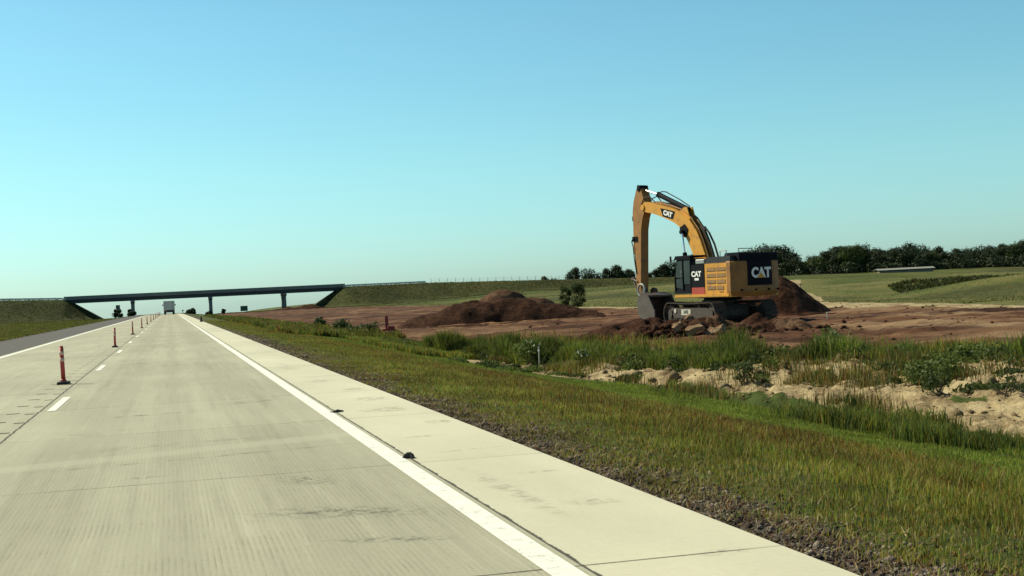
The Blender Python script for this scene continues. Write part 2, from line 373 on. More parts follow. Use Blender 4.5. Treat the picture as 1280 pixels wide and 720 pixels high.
# ------------------------------------------------------------------ the ground
def build_ground():
    az = np.concatenate([np.linspace(-180, -60, 40, endpoint=False), np.linspace(-60, -12, 90, endpoint=False), np.linspace(-12, 48, 360, endpoint=False), np.linspace(48, 180, 60, endpoint=False)])
    az = np.radians(az)
    r = [1.5]
    while r[-1] < 4200: r.append(r[-1]*1.0105+.012)
    r = np.array(r); A, Rr = np.meshgrid(az, r); X = Rr*np.sin(A); Y = Rr*np.cos(A)
    n, m = X.shape; X = X.ravel(); Y = Y.ravel()
    Z = H(X, Y)
    dl = dirt_left(Y); dr = dirt_right(Y)
    jit = fbm(X/4, Y/4, 21)*5
    dirt = ss(-.8, .8, X-dl+jit*.5)*(1-ss(-2, 2, X-dr+jit))*(1-ss(425, 433, Y))
    dirt = np.maximum(dirt, ss(20, 30, X)*(1-ss(44, 50, X))*(Y > 380)*(Y < 470)*.9)
    sand = ss(11.5, 12.4, X+jit*.3+ss(28, 36, Y)*1.6)*(1-ss(-2.3, -1.5, X-gc(Y)+jit*.2-1.2*ss(30, 38, Y)))*(1-ss(43, 49, Y+jit))*ss(-.26, -.18, fbm(X/2.3, Y/3.3, 31))
    sand = np.maximum(sand, .9*(np.abs(X-10.6-jit*.2) < 1.0)*(Y > 37)*(Y < 47))
    road = np.exp(-((X-(dr+1.2))/1.6)**2)*(Y < 135)*(Y > 30)
    sand = np.maximum(sand, road*.95)
    gravel = ss(2.8, 3.0, X)*(1-ss(3.2, 3.9, X+jit*.12))+ss(-11.5, -10.2, X)*(1-ss(-9, -8.8, X))*.8
    gravel = np.where((X > 2.8) | (X < -8.5), gravel, 1)
    dry = np.clip(.30+3.2*fbm(X/26, Y/16, 41), 0, 1)*ss(42, 55, X)
    dry = np.maximum(dry, .9*ss(48, 56, X)*(1-ss(72, 100, X))*(Y > 110)*(1-ss(180, 260, Y)))
    dry = np.maximum(dry, .8*ss(dr, dr+3, X)*(1-ss(dr+9, dr+14, X))*(Y < 150))
    dry = np.maximum(dry, .8*np.exp(-((Y-91-(X-64)*.1)/2.5)**2)*ss(55, 60, X))
    strip = np.clip(.25+2.8*fbm(X/6, Y/5, 51), 0, 1)*(.25+.75*ss(22, 31, X))*(1-.85*ss(70, 105, Y))
    one = np.ones_like(X)
    tk = [(44.5, 74), (48, 92), (54.7, 101), (63, 118), (75, 142), (95, 185), (122, 236)]; dmin = one*99
    for (ax, ay), (bx, by) in zip(tk[:-1], tk[1:]):
        q = np.clip(((X-ax)*(bx-ax)+(Y-ay)*(by-ay))/((bx-ax)**2+(by-ay)**2), 0, 1); dmin = np.minimum(dmin, np.hypot(X-ax-q*(bx-ax), Y-ay-q*(by-ay)))
    sand = np.maximum(sand, .85*(1-ss(1.4, 2.6, dmin))); dry = np.maximum(dry, .9*(1-ss(3, 9, dmin)))
    # a centre vertex closes the ring
    V = np.stack([X, Y, Z], 1); V = np.vstack([V, [0, 0, -.06]])
    z1 = np.stack([dirt, sand, gravel, one], 1); z1 = np.vstack([z1, [0, 0, 1, 1]]); dark = np.maximum(.85*ss(385, 420, Y)*(Y < 450), ss(-9, -14, X)*.7); dark = np.maximum(dark, .8*ss(.02, .15, fbm(X/26, Y/40, 44))*ss(45, 60, X)); z2 = np.stack([dry*(1-dark*.8), strip, dark, one], 1); z2 = np.vstack([z2, [0, 0, 0, 1]])  # bank slopes get their shade as darker grass colour; field patches vary at random
    idx = np.arange(n*m).reshape(n, m); a = idx[:-1]; b = idx[1:]; an = np.roll(a, -1, 1); bn = np.roll(b, -1, 1)
    q = np.stack([a, an, bn, b], -1).reshape(-1, 4)[:, ::-1]
    c = np.stack([idx[0], np.roll(idx[0], -1), np.full(m, n*m)], -1)
    o = npmesh('ground', V, [(q, 4), (c, 3)], M['ground'], 4, smooth=True, attrs={'zone': z1, 'zone_two': z2})
    tag(o, kind='structure')
build_ground()

YS = list(np.concatenate([np.arange(-30, 240, 15), np.arange(240, 760, 8), np.arange(760, 1500, 60)]))
def strip(name, x0, x1, dz, m, y0=-30, y1=1500):
    ys = [y for y in YS if y0 < y < y1]; ys = [y0]+ys+[y1]
    V = []; 
    for y in ys: z = float(roadz(y))+dz; V += [(x0, y, z), (x1, y, z)]
    b = MB(); b.add(V, [(2*k, 2*k+1, 2*k+3, 2*k+2) for k in range(len(ys)-1)])
    return tag(b.build(name, m), kind='structure')
strip('road', -5.75, 1.90, 0, M['lane']); strip('shoulder', 1.90, 2.97, 0, M['shoulder']); strip('asphalt_shoulder', -8.85, -5.75, -.004, M['asphalt'])
strip('edge_line', 1.70, 1.86, .004, M['line']); strip('median_line', -5.62, -5.42, .004, M['line'])
b = MB()
for k in range(45):
    y = 7.0+12.19*k
    zz = [float(roadz(y+q))+.005 for q in (0, 3)]
    b.add([(-1.74, y, zz[0]), (-1.62, y, zz[0]), (-1.62, y+2.95, zz[1]), (-1.74, y+2.95, zz[1])], [(0, 1, 2, 3)])
tag(b.build('lane_dashes', M['line']), kind='structure')
b = MB()
for k in range(60):
    y = 9.2+1.42*k
    for x0, w, dy in ((-2.27, .17, 0), (-2.0, .13, -.3)):
        dy += random.uniform(-.05, .05); x0 += random.uniform(-.02, .02)
        b.add([(x0, y+dy, .0045), (x0+w, y+dy, .0045), (x0+w, y+dy+.07, .0045), (x0, y+dy+.07, .0045)], [(0, 1, 2, 3)])
tag(b.build('rumble_grooves', M['groove']), kind='structure')

# ------------------------------------------------------------------ lane posts
def lane_post():
    t = empty('delineator_post', (0, 0, 0))
    MB().prism([(-.20, -.02), (-.17, .03), (.17, .03), (.20, -.02)][::-1], -.10, .10).build('base', M['rubber'], t)
    b = MB().tube((0, 0, .03), (0, 0, .70), .042, .040, 14); b.tube((0, 0, .70), (0, 0, .725), .040, .025, 14); b.tube((0, 0, .03), (0, 0, .08), .06, .045, 14)
    b.build('tube', M['post'], t, True)
    for z in (.585, .455): MB().tube((0, 0, z-.035), (0, 0, z+.035), .0445, .0445, 14).build('reflective_band', M['reflect'], t, True)
    return t
lp = lane_post()
ords = ['nearest', 'second', 'third', 'fourth', 'fifth', 'sixth', 'seventh', 'eighth', 'ninth', 'tenth', 'eleventh', 'twelfth']
for k in range(12):
    o = lp if k == 0 else copy_tree(lp)
    y = 26.3+24.38*k; o.location = (-2.05, y, float(roadz(y))+.022); o.rotation_euler = (0, R([-1.2, .8, -.5, .3, -1, .6, 0, 1, -1, 0, .5, -.5][k]), R(random.uniform(-8, 8)))
    tag(o, f'red lane post between the lanes, {ords[k]} of its row from the camera' if k else 'largest red lane post between the lanes, nearest to the camera', 'lane post', 'red lane posts between the two lanes')

# ------------------------------------------------------------------ bridge
def bridge():
    t = empty('overpass_bridge', (12.7, 441, 0), 0, 'long dark overpass on slender piers crossing the highway', 'bridge')
    y0, y1 = -6.2, 6.2; xa, xb = -44.3, 44.3
    g = MB()
    for y in (-5.2, -2.6, 0, 2.6, 5.2):
        g.box((0, y, 5.05), (xb-xa, .3, 1.05)); g.box((0, y, 4.56), (xb-xa, .62, .09)); g.box((0, y, 5.6), (xb-xa, .6, .08))
    g.build('girder', M['steel'], t)
    d = MB(); d.box((0, 0, 5.77), (xb-xa+2, y1-y0, .26)); d.build('deck', M['bridge'], t)
    for s in (-1, 1):
        p = MB(); p.prism([(s*6.2, 5.905), (s*5.8, 5.905), (s*5.9, 6.3), (s*5.95, 6.78), (s*6.2, 6.78)], xa-1, xb+1); p.build('parapet', M['bridge'], t)
        a = MB(); a.box((s*44.9, 0, 4.7), (1.2, 12.2, 2.0)); a.box((s*45.1, -6.6, 5.35), (1.0, .5, 1.9)); a.build('abutment', M['conc_white'], t)
    for x in (-24.3, .7, 25.0):
        gz = float(H(12.7+x, 441))-.3
        cap = MB(); cap.prism([(-5.9, 4.5), (-5.9, 3.95), (-4.9, 3.55), (4.9, 3.55), (5.9, 3.95), (5.9, 4.5)], x-.55, x+.55)
        c = cap.build('pier', M['bridge'], t)
        for y in (-4.2, 0, 4.2): MB().tube((x, y, gz), (x, y, 3.55), .48, .48, 14).build('column', M['bridge'], c, True)
bridge()
def guardrail(name, pts, label, hgt=.75):
    t = empty(name, pts[0], 0, label, 'guardrail'); o = Vector(pts[0]); b = MB(); pb = 0
    for a, c in zip(pts[:-1], pts[1:]):
        a = Vector(a)-o; c = Vector(c)-o; d = c-a; n = Vector((-d.y, d.x, 0)).normalized()*.04
        for z0, z1 in ((.12, .36), (.38, .62)):
            vs = [a+n+Vector((0, 0, z0)), c+n+Vector((0, 0, z0)), c+n+Vector((0, 0, z1)), a+n+Vector((0, 0, z1)), a-n+Vector((0, 0, z0)), c-n+Vector((0, 0, z0)), c-n+Vector((0, 0, z1)), a-n+Vector((0, 0, z1))]
            b.add(vs, [(0, 1, 2, 3), (7, 6, 5, 4), (0, 4, 5, 1), (3, 2, 6, 7), (0, 3, 7, 4), (1, 5, 6, 2)])
        k = int(d.length//4)
        for q in range(k):
            p = a+d*(q+.5)/k; MB().box((p.x, p.y+.12, p.z+.3), (.12, .12, .85)).build('post', M['wood'], t)
    b.build('rail', M['galv'], t)
def emb(x): return float(np.interp(x, [-400, -140, -51, -31.6, 57, 85, 134, 161, 230, 400], [5.5, 7.2, 6.5, 5.8, 5.8, 5.8, 4.7, 4.0, 2.3, 1.6]))
guardrail('guardrail', [(58.5, 435.6, emb(58)), (72, 435.6, emb(72)), (86, 435.6, emb(86))], 'thin steel guardrail on the bank right of the overpass')
guardrail('guardrail', [(-33, 435.6, emb(-33)), (-51, 435.6, emb(-51)), (-75, 435.6, emb(-75))], 'thin steel guardrail on the bank left of the overpass')
def fence():
    t = empty('wire_fence', (88, 436, 5.6), 0, 'thin wire fence with slim posts along the top of the long green bank', 'fence'); pts = []
    for k in range(19):
        x = 88+2.9*k; z = float(H(x, 436, False)); pts.append((x-88, 0, z-5.6))
        MB().box((x-88, 0, z-5.6+.65), (.11, .11, 1.5)).build('post', M['wood'], t)
    w = MB()
    for h in (.4, .8, 1.2): w.path([(a, b_, c+h) for a, b_, c in pts], .015, 4)
    w.build('wire', M['galv'], t)
fence()

# ------------------------------------------------------------------ truck ahead
def truck():
    y = 306; t = empty('box_truck', (-.05, y, float(roadz(y))), 0, 'grey box truck driving away in the right lane under the overpass', 'truck')
    MB().box((0, 3.2, 2.05), (2.5, 6.2, 2.15), bev=.04).build('cargo_box', M['truck_white'], t)
    d = MB(); d.box((0, .09, 2.02), (2.2, .04, 1.9)); fr = d.build('rear_door', M['truck_white'], t)
    for x in (-.75, .75): MB().tube((x, .05, 1.1), (x, .05, 2.9), .02, n=6).build('lock_rod', M['galv'], fr)
    MB().box((0, 3.6, .82), (1.1, 7.2, .26)).build('chassis', M['black'], t)
    b = MB(); b.box((0, .12, .55), (2.35, .10, .16)); b.box((-.7, .2, .72), (.1, .1, .4)); b.box((.7, .2, .72), (.1, .1, .4)); b.build('bumper', M['black'], t)
    c = MB(); c.prism([(6.5, .6), (6.5, 2.75), (7.9, 2.7), (8.4, 1.75), (9.0, 1.55), (9.1, .6)], -1.12, 1.12); c.build('cab', M['truck_white'], t)
    for x, y_ in ((-.95, 1.6), (.95, 1.6), (-.98, 7.8), (.98, 7.8)):
        w = MB().tube((x-.24, y_, .5), (x+.24, y_, .5), .5, n=20).build('wheel', M['rubber'], t, False)
        MB().tube((x-.25, y_, .5), (x+.25, y_, .5), .26, n=14).build('rim', M['galv'], w)
    for s in (-1, 1):
        MB().box((s*1.0, .06, .72), (.3, .05, .14)).build('tail_light', M['redtrim'], t)
        b = MB(); b.box((s*1.42, 7.2, 2.2), (.2, .08, .4)); b.tube((s*1.1, 7.2, 2.3), (s*1.4, 7.2, 2.3), .02, n=6); b.build('mirror', M['black'], t)
        MB().box((s*.95, 1.0, .55), (.5, .03, .7)).build('mud_flap', M['rubber'], t)
truck()

# ------------------------------------------------------------------ foliage makers
def leaf_quads(cent, size, rs, nrm=None):
    n = len(cent); a = rs.normal(size=(n, 3))
    if nrm is None: nrm = rs.normal(size=(n, 3))
    nn = nrm+rs.normal(size=(n, 3))*.42; nn /= np.linalg.norm(nn, axis=1)[:, None]
    a = np.cross(a, nn); a /= np.linalg.norm(a, axis=1)[:, None]; b_ = np.cross(nn, a)
    return _lq(cent, size, rs, a, b_)
def _lq(cent, size, rs, a, b_):
    n = len(cent)
    s = (size*rs.uniform(.6, 1.4, n))[:, None]; a = a*s; b_ = b_*s*.55
    V = np.stack([cent-a, cent+b_-a*.1, cent+a, cent-b_+a*.1], 1).reshape(-1, 3)
    return V, np.arange(4*n).reshape(n, 4)
def crown_pts(rs, h, w, base, n, nb):
    P = []; ND = []
    th = rs.uniform(0, 6.28, nb); zz = rs.uniform(base+.12*(h-base), h*.88, nb)
    for k in range(nb):
        t = (zz[k]-base)/(h-base); rad = w*.5*math.sqrt(max(.05, 1-(2*t-.85)**2*.8))*rs.uniform(.35, .85)
        c = np.array([math.cos(th[k])*rad, math.sin(th[k])*rad, zz[k]]); r = w*rs.uniform(.16, .27)
        d = rs.normal(size=(n//nb, 3)); d /= np.linalg.norm(d, axis=1)[:, None]
        rr = r*(rs.uniform(.25, 1, n//nb)**.45)[:, None]*(1+.25*np.sin(d[:, :1]*7+k))
        P.append(c+d*rr*[1, 1, .8]); ND.append(d)
    return np.vstack(P), np.vstack(ND)
def tree(name, seed, h, w, base, n, leaf, m, nb=16):
    rs = np.random.default_rng(seed); t = empty(name, (0, 0, 0))
    P, ND = crown_pts(rs, h, w, base, n, nb); V, Fq = leaf_quads(P, leaf, rs, ND)
    b = MB(); th = h*.62; pts = [(rs.normal()*.1*k, rs.normal()*.1*k, th*k/4-.3*(k == 0)) for k in range(5)]
    for k in range(4): b.tube(pts[k], pts[k+1], h*.022*(1-k*.2), h*.022*(1-(k+1)*.2), 8)
    for k in range(7):
        j = P[rs.integers(len(P))]; s = pts[rs.integers(1, 4)]; mid = (Vector(s)+Vector(j))/2-Vector((0, 0, .04*h)); b.tube(s, mid, h*.009, h*.006, 6); b.tube(mid, j, h*.006, h*.002, 5)
    b.build('trunk', M['bark'], t); npmesh('crown', V, Fq, m, 4, t)
    return t
def place(o, x, y, rz, sc, label, cat, group=None, z=None):
    o.location = (x, y, (float(H(x, y, False)) if z is None else z)-.05); o.rotation_euler = (0, 0, rz); o.scale = sc
    return tag(o, label, cat, group)

# far right treeline
protos = [tree('broadleaf_tree', 100+k, h, w, b_, 4800, .26, M[mm], 26) for k, (h, w, b_, mm) in enumerate([(10, 9, 1.0, 'leafA'), (9.2, 8, .8, 'leafA'), (10.5, 8.5, 1.2, 'leafB'), (8.5, 9, .6, 'leafA'), (7.5, 7.5, .6, 'leafB'), (11, 9, 1.4, 'leafA')])]
used = set()
def plant(kind, *a, **k):
    o = protos[kind] if kind not in used else copy_tree(protos[kind]); used.add(kind); return place(o, *a, **k)
prof = [(915, 318), (930, 311), (948, 307), (965, 305), (985, 312), (1003, 323), (1018, 320), (1035, 312), (1052, 305), (1070, 302), (1085, 308), (1100, 311), (1120, 307), (1142, 304), (1160, 309), (1172, 308), (1190, 311), (1205, 312), (1220, 308), (1240, 305), (1260, 302), (1280, 300), (1305, 300), (1330, 303), (1360, 305)]
px = 912; i = 0
while px < 1400:
    for row in range(2):
        p = px+random.uniform(-4, 4)+row*7; dep = (345 if row == 0 else 362)+random.uniform(-6, 6)
        tx = np.interp(p, [q[0] for q in prof], [q[1] for q in prof])+(3.5 if row == 0 else 0)+random.uniform(-2, 4)
        bx, by, bz = ground(p, tx, dep); gz = float(H(bx, by, False)); hh = bz-gz
        k = random.choice([0, 1, 3, 5, 0, 1]); 
        if row == 0 and 1055 < p < 1085: k = 2
        if row == 0 and (1000 < p < 1030): k = 4; 
        if i % 9 == 4 and row == 0: k = 2
        h0 = [10, 9.2, 10.5, 8.5, 7.5, 11][k]; s = hh/h0
        lab = 'dark broadleaf tree in the dense treeline behind the far field'
        if row == 0 and k == 4: lab = 'low light green tree in the dip of the treeline right of the excavator'
        elif k == 2: lab = 'lighter green broadleaf tree standing in front of the dark treeline'
        plant(k, bx, by, random.uniform(0, 6.28), (s*random.uniform(.95, 1.2),)*2+(s,), lab, 'tree', 'trees of the treeline behind the far field')
    px += 11.5; i += 1
# the scattered trees on the skyline left of the machine
for p, ty, w in ((682, 345, .8), (692, 347, .6), (716, 334, .75), (734, 336, .8), (748, 341, .7), (760, 335, .8), (772, 331, .9), (786, 336, .9), (800, 338, .9), (816, 337, .8), (828, 330, .8), (840, 326, .9), (856, 322, 1), (870, 318, 1)):
    bx, by, bz = ground(p, ty, 500); gz = float(H(bx, by, False)); s = (bz-gz)/9.2
    k = random.choice([0, 1, 3]); h0 = [10, 9.2, 10.5, 8.5][k]; s = (bz-gz)/h0
    lab = 'small dark tree on the skyline between the twin bushes and the excavator' if p > 695 else 'low round tree on the skyline at the left end of its row'
    plant(k, bx, by, random.uniform(0, 6.28), (s*w*1.1, s*w*1.1, s), lab, 'tree', 'small trees on the skyline left of the excavator')
# ragged undergrowth that closes the foot of the treeline
def scrub(name, centers, rx, hz, n, leaf, m, seed, kind='stuff'):
    rs = np.random.default_rng(seed); P = []; ND = []
    for (x, y, h) in centers:
        d = rs.normal(size=(n, 3)); d /= np.linalg.norm(d, axis=1)[:, None]; rr = rs.uniform(.2, 1, n)[:, None]**.5
        p = d*rr*[rx, rx, h]; p[:, 2] = np.abs(p[:, 2]); P.append(p+[x, y, float(H(x, y, False))]); ND.append(np.abs(d)*[1, 1, 1]*np.sign(d*[1, 1, 0]+[0, 0, 1]))
    V, Fq = leaf_quads(np.vstack(P), leaf, rs, np.vstack(ND)); o = npmesh(name, V, Fq, m, 4); return tag(o, kind=kind)
cs = []
for p in np.arange(905, 1400, 7):
    for q in (338, 350):
        x, y, _ = ground(p+random.uniform(-3, 3), 345, q+random.uniform(-3, 3)); cs.append((x, y, random.uniform(2.0, 4.2)))
scrub('undergrowth', cs, 2.6, 0, 240, .32, M['leafA'], 5)

# twin bushes on the meadow
def bush(name, seed, h, w, n, leaf, m, nb=9): return tree(name, seed, h, w, h*.05, n, leaf, m, nb)
b1 = bush('meadow_bush', 301, 2.75, 1.25, 2100, .075, M['bush'], 20); b2 = bush('meadow_bush', 302, 3.0, 1.7, 2700, .075, M['bush'], 24)
x, y, z = ground(707, 378, 128); place(b1, x, y, 0, (1, 1, 1), 'upright dark bush on the meadow, left one of the pair', 'bush', 'pair of dark bushes on the meadow')
x, y, z = ground(723, 378, 129); place(b2, x, y, 1, (1, 1, 1), 'fuller dark bush on the meadow, right one of the pair', 'bush', 'pair of dark bushes on the meadow')
# bushes by the bridge and the crest
for p, py, dep, h, w, lab in ((148, 397, 372, 2.6, 3.2, 'round dark bush in the median beneath the square sign'), (166, 395, 395, 1.7, 2.6, 'dark low bush at the foot of the first bridge pier'),
                         (163, 390, 398, 2.6, 1.4, 'narrow dark shrub leaning against the first bridge pier'), (239, 393, 330, 1.3, 2.6, 'low dark bush at the shoulder near the crest of the road'), (280, 390, 380, 1.7, 1.2, 'thin pale shrub on the verge between two bridge piers'),
                         (262, 391, 400, 1.2, 2.0, 'low bush at the foot of the middle bridge pier')):
    bb = bush('verge_bush', int(p), h, w, 2600, .17, M['leafA'], 16); x, y, z = ground(p, py, dep); place(bb, x, y, 0, (1, 1, 1), lab, 'bush')

# ------------------------------------------------------------------ signs and small things
def sign(name, px, py, dep, w, h, zc, m, label, legs=1):
    x, y, z = ground(px, py, dep); g = float(H(x, y, False)); t = empty(name, (x, y, g), 0, label, 'sign')
    pn = MB().box((0, 0, zc-g), (w, .05, h), bev=.02).build('sign_panel', m, t)
    for s in ([0] if legs == 1 else [-.3, .3]): MB().box((s*w, .06, (zc-g)/2), (.09, .06, zc-g+.3)).build('sign_post', M['galv'], t)
x, y, z = ground(148, 384, 380); sign('road_sign', 148, 384, 380, 1.2, 1.25, z, M['grey_back'], 'square grey sign seen from behind above the round bush')
x, y, z = ground(305.5, 385.5, 470); sign('highway_sign', 305.5, 385.5, 470, 2.6, 1.9, z, M['green_sign'], 'dark green highway sign beneath the overpass right of the middle pier', 2)
def small(name, px, py, dep): x, y, z = ground(px, py, dep); return x, y, float(H(x, y, False))
x, y, z = small('p', 272, 411, 118); t = empty('verge_marker', (2.75, 120, 0), 0, 'small dark marker on the edge of the concrete shoulder', 'marker')
MB().box((0, 0, .03), (.3, .3, .06), bev=.01).build('base', M['rubber'], t); MB().tube((0, 0, .05), (0, 0, .48), .11, .06, 12).build('body', M['rubber'], t)
t = empty('verge_post', (2.9, 300, -.04), 0, 'thin dark post at the shoulder by the crest, right of the truck', 'marker'); MB().box((0, 0, .45), (.12, .08, .9)).build('stake', M['wood'], t); MB().box((0, -.05, .75), (.35, .03, .3)).build('plate', M['grey_back'], t)
def lath(px, py, dep, h, label):
    x, y, z = small('p', px, py, dep); t = empty('survey_stake', (x, y, z-.05), 0, label, 'stake')
    MB().prism([(-.012, 0), (.012, 0), (.012, h), (0, h+.03), (-.012, h)], -.02, .02).build('lath', M['lath'], t); MB().box((0, 0, h*.86), (.05, .035, .06)).build('ribbon', M['white'], t)
lath(674, 448, 41.5, .75, 'pale survey stake on the bank left of the sandy gully'); lath(1034, 404, 66, .35, 'short white survey stake in the open red dirt right of the excavator')
x, y, z = small('p', 487, 410, 84)
t = empty('valve_marker', (x, y, z), R(-10), 'small dark red upright marker on a squat base in the red dirt', 'marker')
b = MB(); b.prism([(-.3, 0), (-.3, .22), (.3, .22), (.3, 0)], -.45, .38); b.box((.1, 0, .28), (.5, .4, .2), bev=.05); b.build('base', M['red'], t)
b = MB(); b.prism([(-.08, .2), (-.08, 1.0), (0, 1.1), (.08, 1.0), (.08, .2)], -.26, -.06); b.build('upright', M['red'], t)
x, y, z = ground(1000, 362, 115); z = float(H(x, y, False))
t = empty('utility_post', (x, y, z), 0, 'slim dark wooden post on the field edge right of the big dirt pile', 'post'); MB().tube((0, 0, -.2), (0, 0, 1.75), .07, .06, 8).build('pole', M['wood'], t); MB().box((0, 0, 1.6), (.5, .05, .07)).build('crossbar', M['wood'], t)
# long low shed roof at the foot of the treeline
x, y, z = ground(1130, 342, 318); z = float(H(x, y, False))
t = empty('farm_shed', (x, y, z-.15), -TH-.05, 'long low shed with a pale roof at the foot of the treeline', 'shed')
MB().box((0, 0, .25), (13, 4, .6)).build('wall', M['barn'], t); MB().prism([(-2.4, .85), (0, 1.25), (2.4, .85), (2.4, .78), (0, 1.17), (-2.4, .78)], -7, 7).build('roof', M['roof_pale'], t)
# scraps on the road
def scrap(x, y, pts, label, h=.03):
    t = empty('tyre_scrap', (x, y, .001), random.uniform(0, 3), label, 'debris'); b = MB()
    n = len(pts); pts = [(q[0]*.42, q[1]*.6) for q in pts]; top = [(p[0]*.9, p[1]*.9, h+.02*math.sin(k*2.1)) for k, p in enumerate(pts)]
    b.add([(p[0], p[1], 0) for p in pts]+top, [tuple(range(n)), tuple(range(2*n-1, n-1, -1))]+[(k, (k+1) % n, n+(k+1) % n, n+k) for k in range(n)]); b.build('rubber_piece', M['rubber'], t)
scrap(1.90, 10.75, [(-.13, -.05), (-.02, -.07), (.03, -.14), (.09, -.10), (.06, 0), (.14, .05), (.05, .09), (-.03, .03), (-.12, .04)], 'torn black rubber scrap beside the white edge line, the nearer of two', .03)
scrap(1.92, 15.7, [(-.22, -.04), (-.05, -.08), (.16, -.05), (.24, .03), (.06, .07), (-.10, .03), (-.2, .06)], 'flat black rubber scrap on the edge joint, the farther of two', .012)

# ------------------------------------------------------------------ dirt piles
def pile(name, px, py, dep, wx, wy, h, rot, seed, m, label, rough=.25, peaks=None, res=90, pw=1.25):
    x0, y0, _ = ground(px, py, dep); t = np.linspace(-1.25, 1.25, res); U, V_ = np.meshgrid(t, t); U = U.ravel(); V_ = V_.ravel()
    peaks = peaks or [(0, 0, 1, 1)]; z = np.zeros_like(U)
    for (a, b_, s, w) in peaks:
        d = np.sqrt(((U-a)/w)**2+(V_-b_)**2/(w*w*1.0)); z = np.maximum(z, s*np.where(d < 1.3, np.clip(1-d**pw, -.3, 1), -.3))
    lx = U*wx; ly = V_*wy; z = z*h
    amp = np.clip(z/h+.35, .15, 1)
    z = z+rough*h*amp*(fbm(lx/(.9*h+.3), ly/(.9*h+.3), seed)*1.3+fbm(lx/.35, ly/.35, seed+5, 3)*.35)
    ca, sa = math.cos(rot), math.sin(rot); X = x0+lx*ca-ly*sa; Y = y0+lx*sa+ly*ca
    g = H(X, Y, False); edge = np.maximum(np.abs(U), np.abs(V_)); Z = g+z-.6*ss(.95, 1.2, edge)
    base = float(H(x0, y0, False))
    idx = np.arange(res*res).reshape(res, res); q = np.stack([idx[:-1, :-1], idx[:-1, 1:], idx[1:, 1:], idx[1:, :-1]], -1).reshape(-1, 4)
    o = npmesh(name, np.stack([X-x0, Y-y0, Z-base], 1), q, m, 4, smooth=True); o.location = (x0, y0, base)
    return tag(o, label, 'dirt pile')
pile('dirt_pile', 628, 394, 92, 7.2, 3.6, 1.75, -.1, 60, M['dirt'], 'broad dark red dirt pile left of the excavator', .32, [(-.25, 0, 1, .6), (.12, .05, .92, .65), (.45, 0, .75, .55), (.75, 0, .40, .5), (-.6, 0, .5, .6)], 130, 1.6)
pile('dirt_pile', 636, 390, 112, 5.2, 3.0, 2.15, -.1, 66, M['dirt_tan'], 'rounded tan dirt pile rising behind the broad dark red one', .25, [(-.1, 0, 1, .7), (.4, 0, .7, .6)], 90, 2.2)
pile('dirt_pile', 967, 388, 77, 3.7, 3.4, 2.6, 0, 71, M['dirt'], 'tall dark cone of red dirt right behind the excavator', .30, [(0, 0, 1, .95), (-.3, .1, .9, .7)], 110)
pile('spoil_heap', 842, 416, 53.5, 4.5, 3.6, .68, -TH, 81, M['dirt'], 'cloddy heap of dug red clay in front of the excavator tracks', .9, [(-.25, .2, .85, .65), (.25, .15, .9, .65), (-.6, .1, .6, .45), (.65, .1, .8, .5)], 170, 2.2)
pile('spoil_heap', 945, 418, 53.0, 3.8, 2.2, .75, -TH, 84, M['dirt_tan'], 'low spread of dug clay right of the cloddy heap', .9, [(-.4, .2, .9, .6), (.3, .1, .5, .6)], 110)
pile('dirt_pile', 372, 384, 395, 9, 5, 1.5, 0, 86, M['dirt'], 'low red dirt mound below the right end of the overpass', .35, [(-.3, 0, .6, .7), (.4, 0, 1, .6)], 60)
# clods
def rocks(name, n, fn, m, seed, label=None, cat=None, kind='stuff'):
    rs = np.random.default_rng(seed); ico = [(0, 0, 1), (.9, 0, .3), (.28, .85, .35), (-.72, .53, .3), (-.7, -.5, .35), (.3, -.85, .25), (.7, .5, -.5), (-.3, .8, -.5), (-.9, 0, -.5), (-.25, -.8, -.5), (.72, -.5, -.45), (0, 0, -.8)]
    fc = [(0, 1, 2), (0, 2, 3), (0, 3, 4), (0, 4, 5), (0, 5, 1), (1, 6, 2), (2, 6, 7), (2, 7, 3), (3, 7, 8), (3, 8, 4), (4, 8, 9), (4, 9, 5), (5, 9, 10), (5, 10, 1), (1, 10, 6), (11, 7, 6), (11, 8, 7), (11, 9, 8), (11, 10, 9), (11, 6, 10)]
    ico = np.array(ico); fc = np.array(fc); P, S = fn(rs, n); n = len(P)
    V = ico[None]*(1+rs.uniform(-.3, .3, (n, 12, 1))); a = rs.uniform(0, 6.28, n); sc = S[:, None]*rs.uniform([.7, .7, .35], [1.4, 1.1, .9], (n, 3))
    V = V*sc[:, None, :]; ca, sa = np.cos(a)[:, None], np.sin(a)[:, None]; X = V[..., 0]*ca-V[..., 1]*sa; Y = V[..., 0]*sa+V[..., 1]*ca
    V = np.stack([X, Y, V[..., 2]], -1)+P[:, None, :]; Fi = (fc[None]+12*np.arange(n)[:, None, None]).reshape(-1, 3)
    return tag(npmesh(name, V.reshape(-1, 3), Fi, m, 3), label, cat, None, kind)
def f1(rs, n):
    u = rs.normal(size=(n, 2))*[2.7, .9]; x0, y0, _ = ground(860, 416, 52.5); ca, sa = math.cos(-TH), math.sin(-TH); X = x0+u[:, 0]*ca-u[:, 1]*sa; Y = y0+u[:, 0]*sa+u[:, 1]*ca
    hh = .45*np.exp(-(u[:, 0]/2.6)**2-((u[:, 1]-.4)/1.2)**2); S = np.clip(rs.lognormal(-2.6, .65, n), .03, .42); return np.stack([X, Y, H(X, Y)+hh], 1), S
rocks('clay_clods', 900, f1, M['clod'], 3)
def f2(rs, n):
    Y = rs.uniform(26, 110, n); X = rs.uniform(20, 46, n); S = np.clip(rs.lognormal(-3.1, .6, n), .02, .25); return np.stack([X, Y, H(X, Y)], 1), S
rocks('scattered_clods', 1500, f2, M['clod'], 4)
